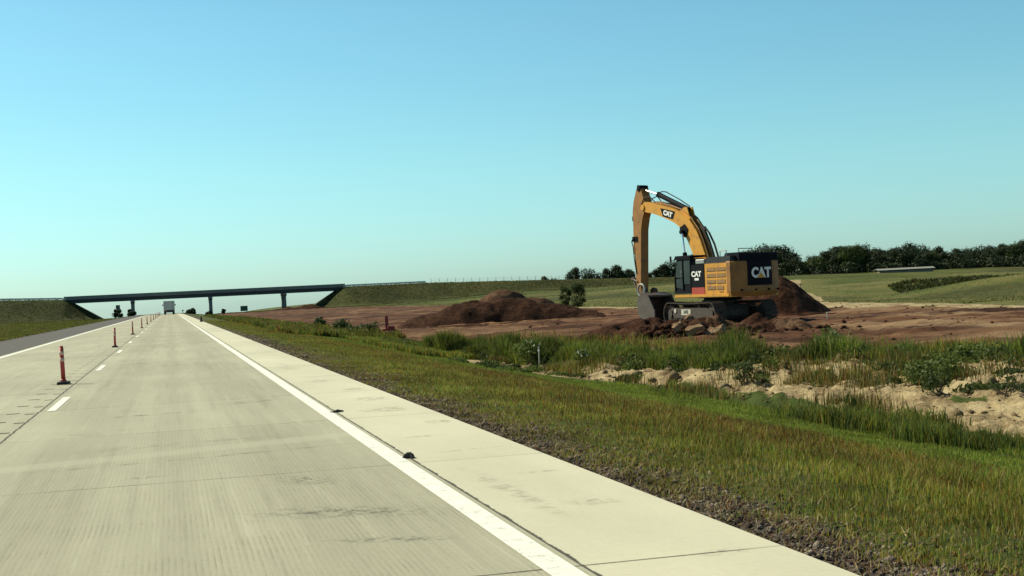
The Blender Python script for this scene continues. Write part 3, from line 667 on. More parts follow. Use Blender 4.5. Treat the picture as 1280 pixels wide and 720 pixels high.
def f3(rs, n):
    Y = 2+58*rs.uniform(0, 1, n)**1.7; X = 2.98+np.abs(rs.normal(size=n))*.38; S = np.clip(rs.lognormal(-4.75, .5, n), .004, .03)*(1+Y/40); return np.stack([X, Y, H(X, Y)+.004], 1), S
M['stone'] = make_dirt('verge_stone', [(.35, (.05, .04, .034)), (.5, (.16, .12, .095)), (.6, (.46, .38, .30))], 3)
rocks('verge_gravel', 24000, f3, M['stone'], 5)
def f4(rs, n):
    Y = rs.uniform(17, 44, n); X = 10.6+(gc(Y)-12.2)*rs.uniform(0, 1, n); S = np.clip(rs.lognormal(-3.4, .7, n), .015, .2); return np.stack([X, Y, H(X, Y)], 1), S
rocks('bank_rubble', 1100, f4, make_dirt('pale_bank_clay', [(.3, (.15, .105, .055)), (.5, (.30, .225, .13)), (.7, (.44, .35, .21))], 2), 6)
# a few pale slabs lying on the heap
for k, (px_, py_, dep, a, s, lab) in enumerate([(847, 407, 51.6, 1.0, .62, 'upright pale clay slab on the heap below the track'), (866, 411, 51.2, .5, .85, 'long pale clay slab lying on the heap'), (893, 413, 51.0, .4, .95, 'flat pale clay slab at the right end of the heap'), (861, 397, 54.5, .8, .42, 'small pale clay slab just below the track')]):
    x, y, z = ground(px_, py_, dep); b = MB(); rr = random.Random(k+3); s *= .72
    pr = [(-s*.7, -s*.2), (-s*.35, -s*.42), (s*.3, -s*.25), (s*.75, -s*.3), (s*.6, s*.12), (s*.1, s*.2), (-s*.2, s*.42), (-s*.6, s*.15)]
    pr = [(p[0]*rr.uniform(.7, 1.2), p[1]*rr.uniform(.6, 1.3)) for p in pr]; n = len(pr)
    V = [(p[0], p[1], -.12) for p in pr]+[(p[0]*.85, p[1]*.8, .05+rr.uniform(0, .10)) for p in pr]+[(0, 0, .12)]
    b.add(V, [tuple(range(n))[::-1]]+[(q, (q+1) % n, n+(q+1) % n, n+q) for q in range(n)]+[(n+q, n+(q+1) % n, 2*n) for q in range(n)])
    o = b.build('clay_slab', M['slab']); o.location = (x, y, z); o.rotation_euler = (R(40), R(-8-25*a), -TH-.3); tag(o, lab, 'clay slab', 'pale slabs of clay on the heap')

# ------------------------------------------------------------------ grass
def blades(name, X, Y, hgt, wid, col, m=None, lean=.6, z=None, segs=True):
    n = len(X); z = H(X, Y) if z is None else z; a = rng.uniform(0, 6.28, n); l = rng.uniform(.1, 1, n)*lean*hgt; la = rng.uniform(0, 6.28, n)
    dx = np.cos(a)*wid/2; dy = np.sin(a)*wid/2; lx = np.cos(la)*l; ly = np.sin(la)*l
    if segs:
        V = np.stack([np.stack([X-dx, Y-dy, z-.02], 1), np.stack([X+dx, Y+dy, z-.02], 1), np.stack([X+dx*.8+lx*.35, Y+dy*.8+ly*.35, z+hgt*.6], 1), np.stack([X-dx*.8+lx*.35, Y-dy*.8+ly*.35, z+hgt*.6], 1), np.stack([X+lx, Y+ly, z+hgt], 1)], 1)
        k = 5; i = np.arange(n)[:, None]*5; Fi = [(i+np.array([0, 1, 2, 3]), 4), (i+np.array([3, 2, 4]), 3)]
    else:
        V = np.stack([np.stack([X-dx, Y-dy, z-.02], 1), np.stack([X+dx, Y+dy, z-.02], 1), np.stack([X+lx, Y+ly, z+hgt], 1)], 1); k = 3; i = np.arange(n)[:, None]*3; Fi = [(i+np.array([0, 1, 2]), 3)]
    cc = np.repeat(np.hstack([col, np.ones((n, 1))]), k, axis=0)
    return tag(npmesh(name, V.reshape(-1, 3), Fi, m or M['blade'], 0, attrs={'tint': cc}), kind='stuff')
OLIVE = np.array([.26, .215, .036]); BROWN = np.array([.19, .080, .024]); STRAW = np.array([.36, .28, .13]); DEEP = np.array([.080, .115, .026]); LIME = np.array([.20, .26, .036])
def pick(ws, cols):
    ws = np.stack(ws, 1); ws = ws/ws.sum(1)[:, None]; u = rng.uniform(0, 1, len(ws))[:, None]; k = (np.cumsum(ws, 1) < u).sum(1).clip(0, len(cols)-1)
    c = np.array(cols)[k]; return c*rng.uniform(.7, 1.3, (len(c), 1))
def verge(n, y0, y1, pw, hs, wsc):
    Y = y0+(y1-y0)*rng.uniform(0, 1, n)**pw; X = 3.04+rng.uniform(0, 1, n)*(7.75-1.0*ss(28, 36, Y)*(Y < 48))
    dl = np.minimum(12.2, 12.2)
    p = ss(2.85, 3.75, X+fbm(X/.7, Y/.7, 61)*1.8)*(.55+.45*ss(-.15, .1, fbm(X/.4, Y/.4, 62, 2)))
    ok = (rng.uniform(0, 1, n) < p) & (X < Y*1.05+3); X = X[ok]; Y = Y[ok]; n = len(X)
    pat = fbm(X/1.3, Y/4, 63); big = fbm(X/1.8, Y/2.6, 66, 3); t = ss(4.0, 9.5, X)
    band = np.exp(-((X-6.6-pat*4)/1.2)**2)+ss(.06, .16, big)*.9
    low = ss(6.9, 8.3, X+pat*2)
    col = (1+1.1*fbm(X/.5, Y/.8, 67, 3))[:, None]*pick([.5+low*2.2+ss(0, .2, pat)*.8, .9*(1-low*.7)+.2, band*1.0*(1-low)+.03, .16*(1-low*.8), .15+.5*ss(9.5, 11, X)], [LIME, OLIVE, BROWN, STRAW, DEEP])
    h = hs*rng.uniform(.45, 1.25, n)*(.045+.065*ss(3.9, 5.4, X)-.055*low+.05*ss(9.9, 10.6, X))*(1+.7*pat)
    return X, Y, h, wsc*rng.uniform(.6, 1.4, n)*(1+.06*Y), col
x_, y_, h_, w_, c_ = verge(300000, 3, 30, 1.35, 1.0, .0045); blades('verge_grass', x_, y_, h_, w_, c_)
x_, y_, h_, w_, c_ = verge(170000, 28, 130, 1.5, 1.0, .005); blades('verge_grass_far', x_, y_, h_, w_*1.2, c_, segs=False)
# straw litter on the gravel edge
n = 22000; Y = 3+40*rng.uniform(0, 1, n)**1.6; X = 3.02+np.abs(rng.normal(size=n))*.75
blades('dry_litter', X, Y, rng.uniform(.01, .05, n), rng.uniform(.008, .02, n), pick([np.ones(n), np.ones(n)*.6], [STRAW, BROWN]), lean=3.0, segs=False)
# tall grass behind the sandy bank
def tall(name, n, fx, hs, cols, ws, wid, den=-.1, seed=70, amp=1.3):
    X, Y = fx(n); f = fbm(X/1.4, Y/1.4, seed, 3); ok = f+rng.uniform(-.12, .12, n) > den; X = X[ok]; Y = Y[ok]; f = f[ok]; n = len(X)
    col = (1+1.1*fbm(X/.5, Y/.8, 67, 3))[:, None]*pick([np.full(n, w) for w in ws], cols)*(1+1.2*fbm(X/2.2, Y/2.2, seed+3)[:, None])
    return blades(name, X, Y, np.clip(hs*rng.uniform(.5, 1.2, n)*(1+amp*f), .05, 2), wid*rng.uniform(.6, 1.5, n)*(1+.015*Y), col, lean=.45)
def fA(n):
    Y = rng.uniform(17, 54, n); X = gc(Y)-2.3+1.3*ss(30, 38, Y)+rng.uniform(0, 1, n)*(3.2-1.3*ss(30, 38, Y))+.6*fbm(Y/2, Y*0, 99); return X, Y
tall('tall_grass', 120000, fA, .40, [LIME*.8, OLIVE*.75, DEEP, STRAW], [1.0, .35, 1.0, .08], .016, -.11, 70, 4.0)
def fB(n): Y = 13+8.5*rng.uniform(0, 1, n); X = 11.0+rng.uniform(-1.2, 1.3, n)+np.interp(Y, [14, 22, 32], [0, 0, .2]); return X, Y
tall('ditch_reeds', 26000, fB, .19, [DEEP*1.1, LIME*.7, OLIVE*.8], [1.2, .7, .6], .012, .09, 75, 3.0)
def fC(n): Y = rng.uniform(47, 80, n); X = rng.uniform(8.8, 11.6, n); return X, Y
tall('median_weeds', 40000, fC, .22, [LIME*.9, OLIVE, DEEP, BROWN], [1, .8, .6, .2], .018, -.05, 78)
def fD(n): Y = 70+170*rng.uniform(0, 1, n)**1.5; X = rng.uniform(6, 12.6, n); return X, Y
tall('far_median_weeds', 50000, fD, .32, [LIME*.7, OLIVE*.8, DEEP, BROWN], [.8, 1, .8, .4], .03, -.02, 79)
def fE(n): Y = rng.uniform(17, 44, n); X = 10.8+(gc(Y)-12)*rng.uniform(0, 1, n); return X, Y
tall('bank_tufts', 50000, fE, .24, [OLIVE*.8, DEEP, BROWN, STRAW*.8], [1, 1.2, .5, .3], .010, .13, 82)
def fF(n):
    u = rng.uniform(0, 1, n); w = rng.uniform(0, 1, n); X = 72+26*u+22*w; Y = 108+54*u-6*w+4*fbm(u*6, w*6, 98); return X, Y
tall('crop_rows', 30000, fF, .34, [DEEP*.6, OLIVE*.35, DEEP*.4], [1, .6, .6], .05, -.06, 85, 3.0)
def fG(n): Y = 40+330*rng.uniform(0, 1, n)**1.4; X = -10.2-28*rng.uniform(0, 1, n)**1.3; return X, Y
tall('median_grass', 80000, fG, .12, [OLIVE*.7, LIME*.6, STRAW*.6], [1, .8, .3], .022, -.3, 88)
def fH(n): Y = rng.uniform(24, 60, n); X = dirt_left(Y)+np.abs(rng.normal(size=n))*1.6; return X, Y
tall('dirt_edge_weeds', 26000, fH, .32, [LIME*.8, OLIVE, BROWN], [1, .8, .5], .014, .06, 91)

def scrub_band():
    for nm, m_, sd_, cnt in (('leafy_weeds', 'weed', 11, 260), ('dark_leafy_weeds', 'bush', 12, 300)):
        rs = np.random.default_rng(sd_); P = []
        for k in range(cnt):
            Y = rs.uniform(18, 66); X = float(gc(Y))+rs.uniform(-2.2+1.3*(Y > 34), 1.2); h = rs.uniform(.18, .52)*(1-.4*(Y > 50)); w_ = rs.uniform(.2, .6)
            if k % 4 == 0: X = float(gc(Y))-rs.uniform(1.5, 5)*(Y < 42); h *= .45; w_ *= .8
            d = rs.normal(size=(240, 3)); d /= np.linalg.norm(d, axis=1)[:, None]; p = d*rs.uniform(.2, 1, 240)[:, None]**.5*[w_, w_, h]; p[:, 2] = np.abs(p[:, 2]); P.append(p+[X, Y, float(H(X, Y))])
        V, Fq = leaf_quads(np.vstack(P), .04, rs); tag(npmesh(nm, V, Fq, M[m_], 4), kind='stuff')
scrub_band()
def fI(n): Y = 70+330*rng.uniform(0, 1, n)**1.6; X = dirt_right(Y)+3+120*rng.uniform(0, 1, n)**1.3; return X, Y
tall('field_grass', 90000, fI, .06, [OLIVE*.62, LIME*.55, DEEP*.7, STRAW*.5], [1, .8, .8, .35], .022, -.3, 93)
def fJ(n): Y = rng.uniform(398, 435, n); X = rng.uniform(-90, 190, n); return X, Y
tall('bank_grass', 70000, fJ, .16, [OLIVE*.42, LIME*.38, DEEP*.5], [1, .8, 1], .03, -.3, 94)
# leafy weeds one can pick out
def weed(px, py, dep, h, w, label, m='weed', flowers=0, n=500, leaf=.05):
    x, y, z = ground(px, py, dep); g = float(H(x, y)); rs = np.random.default_rng(int(px*7+py)); t = empty('weed_bush', (x, y, g), 0, label, 'weed')
    P, ND = crown_pts(rs, h, w, .02, n, 12); V, Fq = leaf_quads(P, leaf, rs, ND); npmesh('foliage', V, Fq, M[m], 4, t)
    b = MB()
    for k in range(9): j = P[rs.integers(len(P))]; b.tube((rs.normal()*.05, rs.normal()*.05, -.05), j, .010, .004, 5)
    b.build('stem', M['bark'], t)
    if flowers:
        fl = P[P[:, 2] > h*.55]; fl = fl[rs.integers(len(fl), size=flowers)]; V, Fq = leaf_quads(fl+rs.normal(size=fl.shape)*.03, .035, rs); npmesh('blossom', V, Fq, M['white'], 4, t)
weed(663, 438, 43, .85, 1.1, 'pale flecked leafy weed bush left of the tall grass', flowers=40, n=900)
weed(607, 444, 50, .5, .9, 'low dark weed clump left of the flecked bush', 'bush')
weed(728, 458, 38, .62, .5, 'weed with white blossoms at the near edge of the tall grass', flowers=30, n=260)
weed(1038, 440, 33, .9, .8, 'yellowish flowering weed standing in the tall grass right of the excavator', flowers=16, n=500)
weed(427, 413, 90, 1.0, 1.5, 'tall dark weed bush on the median, first of the row', 'bush', n=700, leaf=.08)
weed(445, 416, 86, .7, 1.4, 'squat dark weed bush beside the tall one on the median', 'bush', n=600, leaf=.08)
weed(467, 418, 80, .75, 1.0, 'dark weed bush on the median just left of the red marker', 'bush', n=500, leaf=.08)
weed(400, 408, 112, .8, 1.5, 'dark weed bush on the median farthest from the red marker', 'bush', n=500, leaf=.1)
weed(930, 500, 30, .5, .7, 'grey green weed at the gap in the sandy bank', 'bush', n=500, leaf=.035)
weed(1262, 508, 22.5, .75, .8, 'dry twiggy weed on the sand at the right edge', 'bush', n=260, leaf=.03)
weed(1175, 508, 23.5, .35, .6, 'small weed tuft on the pale sand', 'bush', n=300, leaf=.035)
weed(1180, 473, 26, .38, 1.5, 'bright green mound of weeds on top of the sandy bank', n=2600, leaf=.04)

# ------------------------------------------------------------------ the excavator
def excavator():
    x0, y0, _ = ground(904, 402, 65); g = -.84
    t = empty('excavator', (x0, y0, g), 0, 'large yellow tracked excavator with black cab and raised boom parked on red dirt', 'excavator')
    fwd = Vector((ST, CT, 0)); t.rotation_mode = 'QUATERNION'
    t.rotation_quaternion = (Matrix.Rotation(R(.7), 3, fwd) @ Matrix.Rotation(R(13), 3, 'Z')).to_quaternion()
    # undercarriage ----------------------------------------------------
    r = .56; zc = .60; yl = 2.15
    def track_path(n):
        per = 4*yl+2*math.pi*r; out = []
        for k in range(n):
            s = per*k/n
            if s < 2*yl: out.append((-yl+s, zc+r+.04*math.sin(s/(2*yl)*math.pi)*-1, 0))
            elif s < 2*yl+math.pi*r: a = (s-2*yl)/r; out.append((yl+r*math.sin(a), zc+r*math.cos(a), -a))
            elif s < 4*yl+math.pi*r: out.append((yl-(s-2*yl-math.pi*r), zc-r, math.pi))
            else: a = (s-4*yl-math.pi*r)/r; out.append((-yl-r*math.sin(a), zc-r*math.cos(a), math.pi-a))
        return out
    for sx in (-1, 1):
        cx = sx*1.40; tr = MB()
        tr_shoe = track_path(52)
        for (y, z, a) in tr_shoe:
            rot = Matrix.Rotation(a, 3, 'X'); tr.box((cx, y, z), (.66, .205, .035), rot)
            for q in (-.07, 0, .07): d = rot @ Vector((0, q, .035)); tr.box((cx, y+d.y, z+d.z), (.66, .016, .035), rot)
            d = rot @ Vector((0, 0, -.05)); tr.box((cx, y+d.y, z+d.z), (.22, .17, .08), rot)
        belt = tr.build('track', M['track'], t)
        fr = MB(); fr.prism([(-2.0, .38), (-2.2, .62), (-1.7, .90), (1.6, .90), (1.95, .62), (1.8, .38)], cx-.2, cx+.2); fr.build('track_frame', M['frame'], belt)
        for y, rr, nm in ((yl, .46, 'idler'), (-yl, .44, 'sprocket')):
            w = MB().tube((cx-.16, y, zc), (cx+.16, y, zc), rr, n=24); w.tube((cx-.24, y, zc), (cx+.24, y, zc), .2, n=16); w.build(nm, M['frame'], belt)
        for k in range(8): MB().tube((cx-.24, -1.5+k*.43, .22), (cx+.24, -1.5+k*.43, .22), .13, n=14).build('roller', M['track'], belt)
        for y in (-.9, .8): MB().tube((cx-.2, y, 1.0), (cx+.2, y, 1.0), .09, n=12).build('carrier_roller', M['track'], belt)
        if sx == -1:
            pl = MB().box((cx-.215, .45, .68), (.02, 1.0, .30)).build('placard', M['conc_white'], belt)
            text('lettering', '349E', .26, M['black'], pl, (cx-.227, .45, .68), (R(90), 0, R(-90)), .004, .01)
            MB().tube((cx-.24, yl-.55, .75), (cx-.2, yl-.55, .75), .12, n=14).build('hub_cap', M['conc_white'], belt)
    b = MB(); b.prism([(-1.3, .55), (-1.0, 1.02), (1.0, 1.02), (1.3, .55)], -1.15, 1.15); b.tube((0, 0, 1.0), (0, 0, 1.26), .82, n=32); b.box((0, 0, .62), (1.7, 3.4, .62), bev=.15); b.build('carbody', M['frame'], t)
    MB().tube((0, 0, 1.22), (0, 0, 1.40), .95, .95, 36).build('swing_ring', M['black'], t)
    # upper structure --------------------------------------------------
    b = MB(); b.prism([(-1.48, -3.05), (-1.48, 2.5), (-.55, 2.5), (-.5, 1.7), (.5, 1.7), (.55, 2.4), (1.48, 2.4), (1.48, -3.05)], 1.40, 1.56, 'z'); b.box((0, 1.2, 1.5), (.9, 1.2, .3)); b.build('platform', M['yellow'], t)
    for sx in (-1, 1): b = MB(); b.box((sx*1.5, -.25 if sx == -1 else -.3, 1.50), (.04, 5.4, .13)); b.build('side_rail', M['yellow'], t)
    # engine side housing with two rows of louvres
    hs = MB(); hs.prism([(-1.47, -3.08), (-1.47, -.62), (-1.38, -.55), (-.45, -.55), (-.45, -3.08)], 1.562, 3.08, 'z'); side = hs.build('engine_housing', M['yellow'], t)
    for col_ in range(2):
        for row in range(4):
            y0_, y1_ = ((-2.62, -1.78), (-1.66, -.82))[col_]; z = 1.86+row*.305
            if row == 0 and col_ == 0: y0_ = -2.45
            v = MB(); v.box((-1.474, (y0_+y1_)/2, z), (.012, y1_-y0_, .19)); v.build('louvre', M['grille'], side)
            for q in range(4): MB()
            s = MB()
            for q in range(3): s.box((-1.486, (y0_+y1_)/2, z-.05+q*.05), (.02, (y1_-y0_), .010), Matrix.Rotation(R(35), 3, 'Y'))
            s.build('slat', M['yellow'], side)
    MB().box((-1.485, -2.2, 1.68), (.03, .35, .05), bev=.01).build('latch', M['yellow_shaded_dusty'], side)
    rs_ = MB(); rs_.prism([(1.47, -3.08), (1.47, -.2), (.45, -.2), (.45, -3.08)], 1.562, 3.0, 'z'); rs_.build('pump_housing', M['yellow'], t)
    MB().box((1.0, .9, 2.0), (.9, 1.9, .88), bev=.06).build('fuel_tank', M['yellow'], t)
    MB().box((1.0, 2.0, 1.8), (.8, .5, .48), bev=.04).build('tool_box', M['black'], t)
    # counterweight with curved back
    cw = [(-1.49, -2.75), (-1.49, -3.10), (-1.1, -3.34), (-.62, -3.46), (0, -3.50), (.62, -3.46), (1.1, -3.34), (1.49, -3.10), (1.49, -2.75)]
    lowp = [(x*.97, y+.12 if y < -3.09 else y) for x, y in cw]
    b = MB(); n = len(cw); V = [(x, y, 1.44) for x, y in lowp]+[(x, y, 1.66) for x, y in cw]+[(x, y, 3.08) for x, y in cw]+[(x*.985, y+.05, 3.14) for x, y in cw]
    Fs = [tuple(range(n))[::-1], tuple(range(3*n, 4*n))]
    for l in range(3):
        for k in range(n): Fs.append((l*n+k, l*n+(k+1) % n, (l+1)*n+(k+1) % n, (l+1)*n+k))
    b.add(V, Fs); cwt = b.build('counterweight', M['yellow_shaded_dusty'], t)
    # black rear panel and lettering
    pn = MB(); pn.prism([(-.66, -3.49), (0, -3.525), (.62, -3.49), (.86, -3.43), (.86, -3.3), (-.66, -3.3)], 1.93, 3.15, 'z'); panel = pn.build('rear_panel', M['black'], cwt)
    text('lettering', 'CAT', .66, M['white'], cwt, (.12, -3.545, 2.52), (R(90), 0, 0), .02, .022, .90)
    b = MB(); b.prism([(-.15, 2.285), (.33, 2.285), (.09, 2.56)], -3.560, -3.556, 'y'); b.build('triangle', M['yellow'], cwt)
    b = MB()
    for x in (-1.0, -.2, .6, 1.25): b.tube((x, -3.30 if abs(x) > .9 else -3.42, 1.72), (x, -3.46 if abs(x) > .9 else -3.55, 1.72), .05, n=12)
    b.build('tie_down', M['black'], cwt)
    # black hoods
    b = MB(); b.prism([(-3.0, 3.085), (-3.0, 3.40), (-.75, 3.40), (-.55, 3.085)], -1.40, -.3); b.build('side_hood', M['grey'], t)
    b = MB(); b.prism([(-3.30, 3.145), (-3.30, 3.50), (-3.15, 3.56), (-2.0, 3.56), (-1.9, 3.42), (-1.9, 3.145)], -1.05, 1.32); b.build('engine_hood', M['black'], t)
    b = MB(); b.box((.75, -1.2, 3.2), (1.2, 1.8, .35), bev=.05); b.build('pump_hood', M['black'], t)
    MB().tube((.5, -1.5, 3.3), (.5, -1.5, 3.62), .09, n=14).build('exhaust', M['black'], t)
    b = MB()
    for p in ([(-1.35, -2.0, 3.4), (-1.35, -2.0, 3.68), (-1.35, -2.6, 3.68), (-1.35, -2.6, 3.4)], [(-1.0, -3.2, 3.5), (-1.0, -3.2, 3.74), (-.2, -3.2, 3.74), (-.2, -3.2, 3.5)], [(.3, -3.2, 3.5), (.3, -3.2, 3.70), (1.2, -3.2, 3.70), (1.2, -3.2, 3.5)]): b.path(p, .022, 8)
    b.build('handrail', M['galv'], t)
    # cab ------------------------------------------------------------
    cx0, cx1 = -1.46, -.52; prof_ = [(.80, 1.60), (.80, 3.42), (.95, 3.50), (2.15, 3.50), (2.35, 3.42), (2.62, 2.45), (2.62, 1.75), (2.5, 1.60)]
    b = MB(); b.prism([(.84, 1.64), (.84, 3.40), (2.3, 3.40), (2.57, 2.45), (2.57, 1.8), (2.45, 1.64)], cx0+.04, cx1-.04); cab = b.build('cab', M['black'], t)
    MB().prism([(.76, 3.46), (.82, 3.56), (2.35, 3.56), (2.45, 3.44)], cx0-.03, cx1+.03).build('cab_roof', M['black'], cab)
    g1 = MB(); g1.prism([(1.72, 2.45), (1.72, 3.30), (2.26, 3.30), (2.46, 2.45)], cx0+.02, cx0+.036); g1.build('front_side_window', M['glass'], cab)
    g1 = MB(); g1.prism([(1.72, 1.85), (1.72, 2.38), (2.48, 2.38), (2.48, 1.95)], cx0+.02, cx0+.036); g1.build('door_window', M['glass'], cab)
    g1 = MB(); g1.prism([(.95, 2.1), (.95, 3.30), (1.6, 3.30), (1.6, 2.1)], cx0+.02, cx0+.036); g1.build('rear_side_window', M['glass'], cab)
    g1 = MB(); g1.add([(cx0+.1, 2.582, 2.0), (cx1-.1, 2.582, 2.0), (cx1-.1, 2.582, 2.45), (cx0+.1, 2.582, 2.45), (cx1-.1, 2.33, 3.34), (cx0+.1, 2.33, 3.34)], [(0, 1, 2, 3), (3, 2, 4, 5)]); g1.build('windshield', M['glass'], cab)
    g1 = MB(); g1.box((-.99, .835, 2.95), (.7, .012, .6)); g1.build('rear_window', M['glass'], cab)
    b = MB()
    for y in (1.66, .86, 2.5): b.box((cx0+.005, y, 2.55 if y != 2.5 else 2.1), (.05, .07, 1.8 if y != 2.5 else .8), bev=.01)
    b.box((cx0+.005, 1.7, 3.40), (.05, 1.6, .08)); b.box((cx0+.005, 1.7, 1.70), (.05, 1.7, .14)); b.build('cab_pillar', M['black'], cab)
    MB().path([(cx0-.03, 1.75, 2.2), (cx0-.06, 1.75, 2.3), (cx0-.06, 1.75, 2.7), (cx0-.03, 1.75, 2.8)], .015, 6).build('door_handle', M['galv'], cab)
    b = MB(); b.box((cx0-.2, 2.55, 3.42), (.03, .16, .28)); b.tube((cx0-.2, 2.5, 3.35), (cx0, 2.4, 3.35), .012, n=6); b.build('mirror', M['black'], cab)
    # black panel behind the cab with small lettering
    MB().prism([(-1.47, -.54), (-1.47, .76), (-.5, .76), (-.5, -.54)], 1.92, 3.06, 'z').build('side_panel', M['black'], t)
    MB().prism([(-1.465, -.54), (-1.465, .76), (-.5, .76), (-.5, -.54)], 1.564, 1.915, 'z').build('lower_side_panel', M['redtrim'], t)
    sp = text('lettering', 'CAT', .36, M['white'], t, (-1.485, .22, 2.58), (R(90), 0, R(-90)), .012, .022, 1.15)
    MB().box((-1.48, .2, 2.33), (.012, .42, .12)).build('model_plate', M['white'], t)
    MB().box((-1.2, -.1, 3.2), (.5, .9, .25), bev=.04).build('air_intake', M['galv'], t)
    # boom -------------------------------------------------------------
    up = [(.45, 1.85), (.42, 2.35), (.95, 3.68), (1.20, 4.25), (1.55, 4.88), (2.10, 5.48), (2.80, 5.92), (3.60, 6.20), (5.55, 6.66), (5.90, 6.72), (6.12, 6.55)]
    dn = [(6.10, 6.28), (5.85, 6.14), (5.2, 6.02), (4.2, 5.72), (3.35, 5.40), (2.88, 5.12), (2.58, 4.80), (2.20, 4.25), (1.85, 3.60), (1.15, 2.2), (.9, 1.8)]
    b = MB(); b.prism(up+dn, -.28, .28); boom = b.build('boom', M['yellow'], t)
    b = MB()
    for sx in (-1, 1): b.prism([(2.35, 4.55), (2.2, 5.0), (2.45, 5.25), (2.85, 5.1), (2.75, 4.6)], sx*.30-.03, sx*.30+.03)
    b.tube((-.55, 2.5, 4.85), (.55, 2.5, 4.85), .11, n=16); b.build('boom_cylinder_pin', M['black'], boom)
    b = MB(); b.prism([(3.45, 5.58), (4.30, 5.80), (4.50, 6.26), (3.25, 5.98)][::-1], -.292, -.283); lb = b.build('boom_label', M['black'], boom)
    tx = text('lettering', 'CAT', .34, M['white'], lb, (-.298, 3.86, 5.90), (0, 0, 0), .008, .03, 1.2); tx.rotation_euler = (Matrix.Rotation(R(-90), 3, 'Z') @ Matrix.Rotation(R(90), 3, 'X') @ Matrix.Rotation(R(-15), 3, 'Z')).to_euler()
    for sx in (-1, 1):
        b = MB(); b.tube((sx*.46, 1.95, 1.75), (sx*.46, 2.33, 3.75), .115, n=16); c = b.build('boom_cylinder', M['black'], t)
        MB().tube((sx*.46, 2.33, 3.75), (sx*.46, 2.5, 4.85), .06, n=12).build('rod', M['chrome'], c)
    # pipes along the boom back
    def offs(poly, d): return [(y-d*.75, z+d*.65) for y, z in poly]
    for k, (xo, d) in enumerate(((-.2, .07), (-.1, .09), (.1, .09), (.2, .07))):
        pts = [(xo, y-.02 if y < 2.3 else y, z+(.0 if y < 2.3 else d*.6)) for y, z in [(.33, 2.35), (.85, 3.70), (1.10, 4.30), (1.45, 4.93), (2.02, 5.55), (2.75, 6.0), (3.6, 6.28), (5.0, 6.60)]]
        MB().path(pts, .032, 8).build('hydraulic_pipe', M['black'] if k % 2 else M['yellow_shaded_dusty'], boom)
    for k, (xo, zo) in enumerate(((-.15, .0), (.12, .05))):
        MB().path([(xo, .3, 2.6), (xo, .35, 3.4), (xo, .62, 4.1), (xo, 1.0, 4.7), (xo, 1.35, 5.05)], .05, 8).build('hose', M['rubber'], boom)
    # stick cylinder on top
    b = MB(); b.tube((0, 2.45, 6.02), (0, 4.95, 7.02), .135, n=18); b.tube((0, 4.9, 7.0), (0, 5.02, 7.05), .16, n=18); cyl = b.build('stick_cylinder', M['black'], t)
    MB().tube((0, 5.0, 7.04), (0, 6.38, 7.44), .062, n=12).build('rod', M['chrome'], cyl)
    b = MB()
    for sx in (-1, 1): b.prism([(2.1, 5.45), (2.35, 6.15), (2.6, 6.15), (3.0, 5.95)], sx*.17-.025, sx*.17+.025)
    b.build('cylinder_bracket', M['yellow'], boom)
    MB().path([(.2, 2.6, 6.2), (.2, 3.4, 6.62), (.2, 4.6, 7.15), (.15, 4.95, 7.2)], .03, 6).build('hose', M['rubber'], cyl)
    b = MB(); b.path([(-.22, 5.0, 6.6), (-.28, 5.4, 6.95), (-.3, 5.9, 6.95), (-.28, 6.3, 6.5)], .028, 6); b.path([(.22, 5.0, 6.6), (.28, 5.5, 7.0), (.3, 6.0, 6.9), (.28, 6.4, 6.3)], .028, 6); b.build('hose', M['rubber'], boom)
    # stick ------------------------------------------------------------
    st = [(6.50, 7.58), (6.28, 7.52), (6.08, 7.0), (5.95, 6.6), (5.98, 6.25), (6.20, 5.85), (6.38, 5.2), (6.52, 3.0), (6.60, 1.75), (6.74, 1.62), (6.92, 1.75), (7.0, 2.6), (7.06, 4.5), (7.10, 6.2), (6.98, 6.8), (6.66, 7.5)]
    b = MB(); b.prism(st, -.25, .25); stick = b.build('stick', M['yellow_shaded_dusty'], t)
    MB().tube((-.34, 6.08, 6.42), (.34, 6.08, 6.42), .16, n=18).build('pivot_pin', M['yellow'], stick)
    b = MB(); b.tube((-.3, 6.44, 7.46), (.3, 6.44, 7.46), .12, n=16); b.prism([(6.25, 7.4), (6.3, 7.65), (6.55, 7.7), (6.62, 7.45)], -.27, .27); b.build('tail_pin', M['black'], stick)
    b = MB(); b.tube((0, 7.22, 5.9), (0, 7.30, 3.9), .12, n=16); bc = b.build('bucket_cylinder', M['yellow_shaded_dusty'], t); MB().tube((0, 7.30, 3.9), (0, 7.32, 2.55), .055, n=12).build('rod', M['chrome'], bc)
    b = MB()
    for sx in (-1, 1): b.prism([(7.0, 5.7), (7.0, 6.1), (7.3, 6.0), (7.3, 5.75)], sx*.14-.02, sx*.14+.02); pass
    b.build('cylinder_lug', M['bucket'], stick)
    b = MB(); b.tube((-.32, 7.34, 2.52), (.32, 7.34, 2.52), .07, n=12)
    for sx in (-1, 1): b.tube((sx*.27, 6.85, 2.35), (sx*.27, 7.34, 2.52), .05, n=8); b.tube((sx*.22, 7.34, 2.52), (sx*.22, 6.75, 1.55), .06, n=8)
    b.build('bucket_linkage', M['bucket'], stick)
    MB().path([(-.28, 7.1, 4.8), (-.33, 7.18, 4.6), (-.3, 7.1, 4.3), (-.28, 7.05, 3.6), (-.28, 6.9, 2.8)], .028, 6).build('hose', M['rubber'], stick)
    b = MB(); b.tube((-.34, 7.02, 4.75), (.34, 7.02, 4.75), .09, n=10); b.box((-.27, 6.95, 4.72), (.05, .45, .28)); b.build('hose_clamp', M['black'], stick)
    # bucket curled in under the stick, its mouth towards the machine --------
    shell = [(5.45, 1.58), (6.15, 1.72), (6.48, 1.35), (6.52, .8), (6.28, .28), (5.75, -.02), (5.15, -.02)]
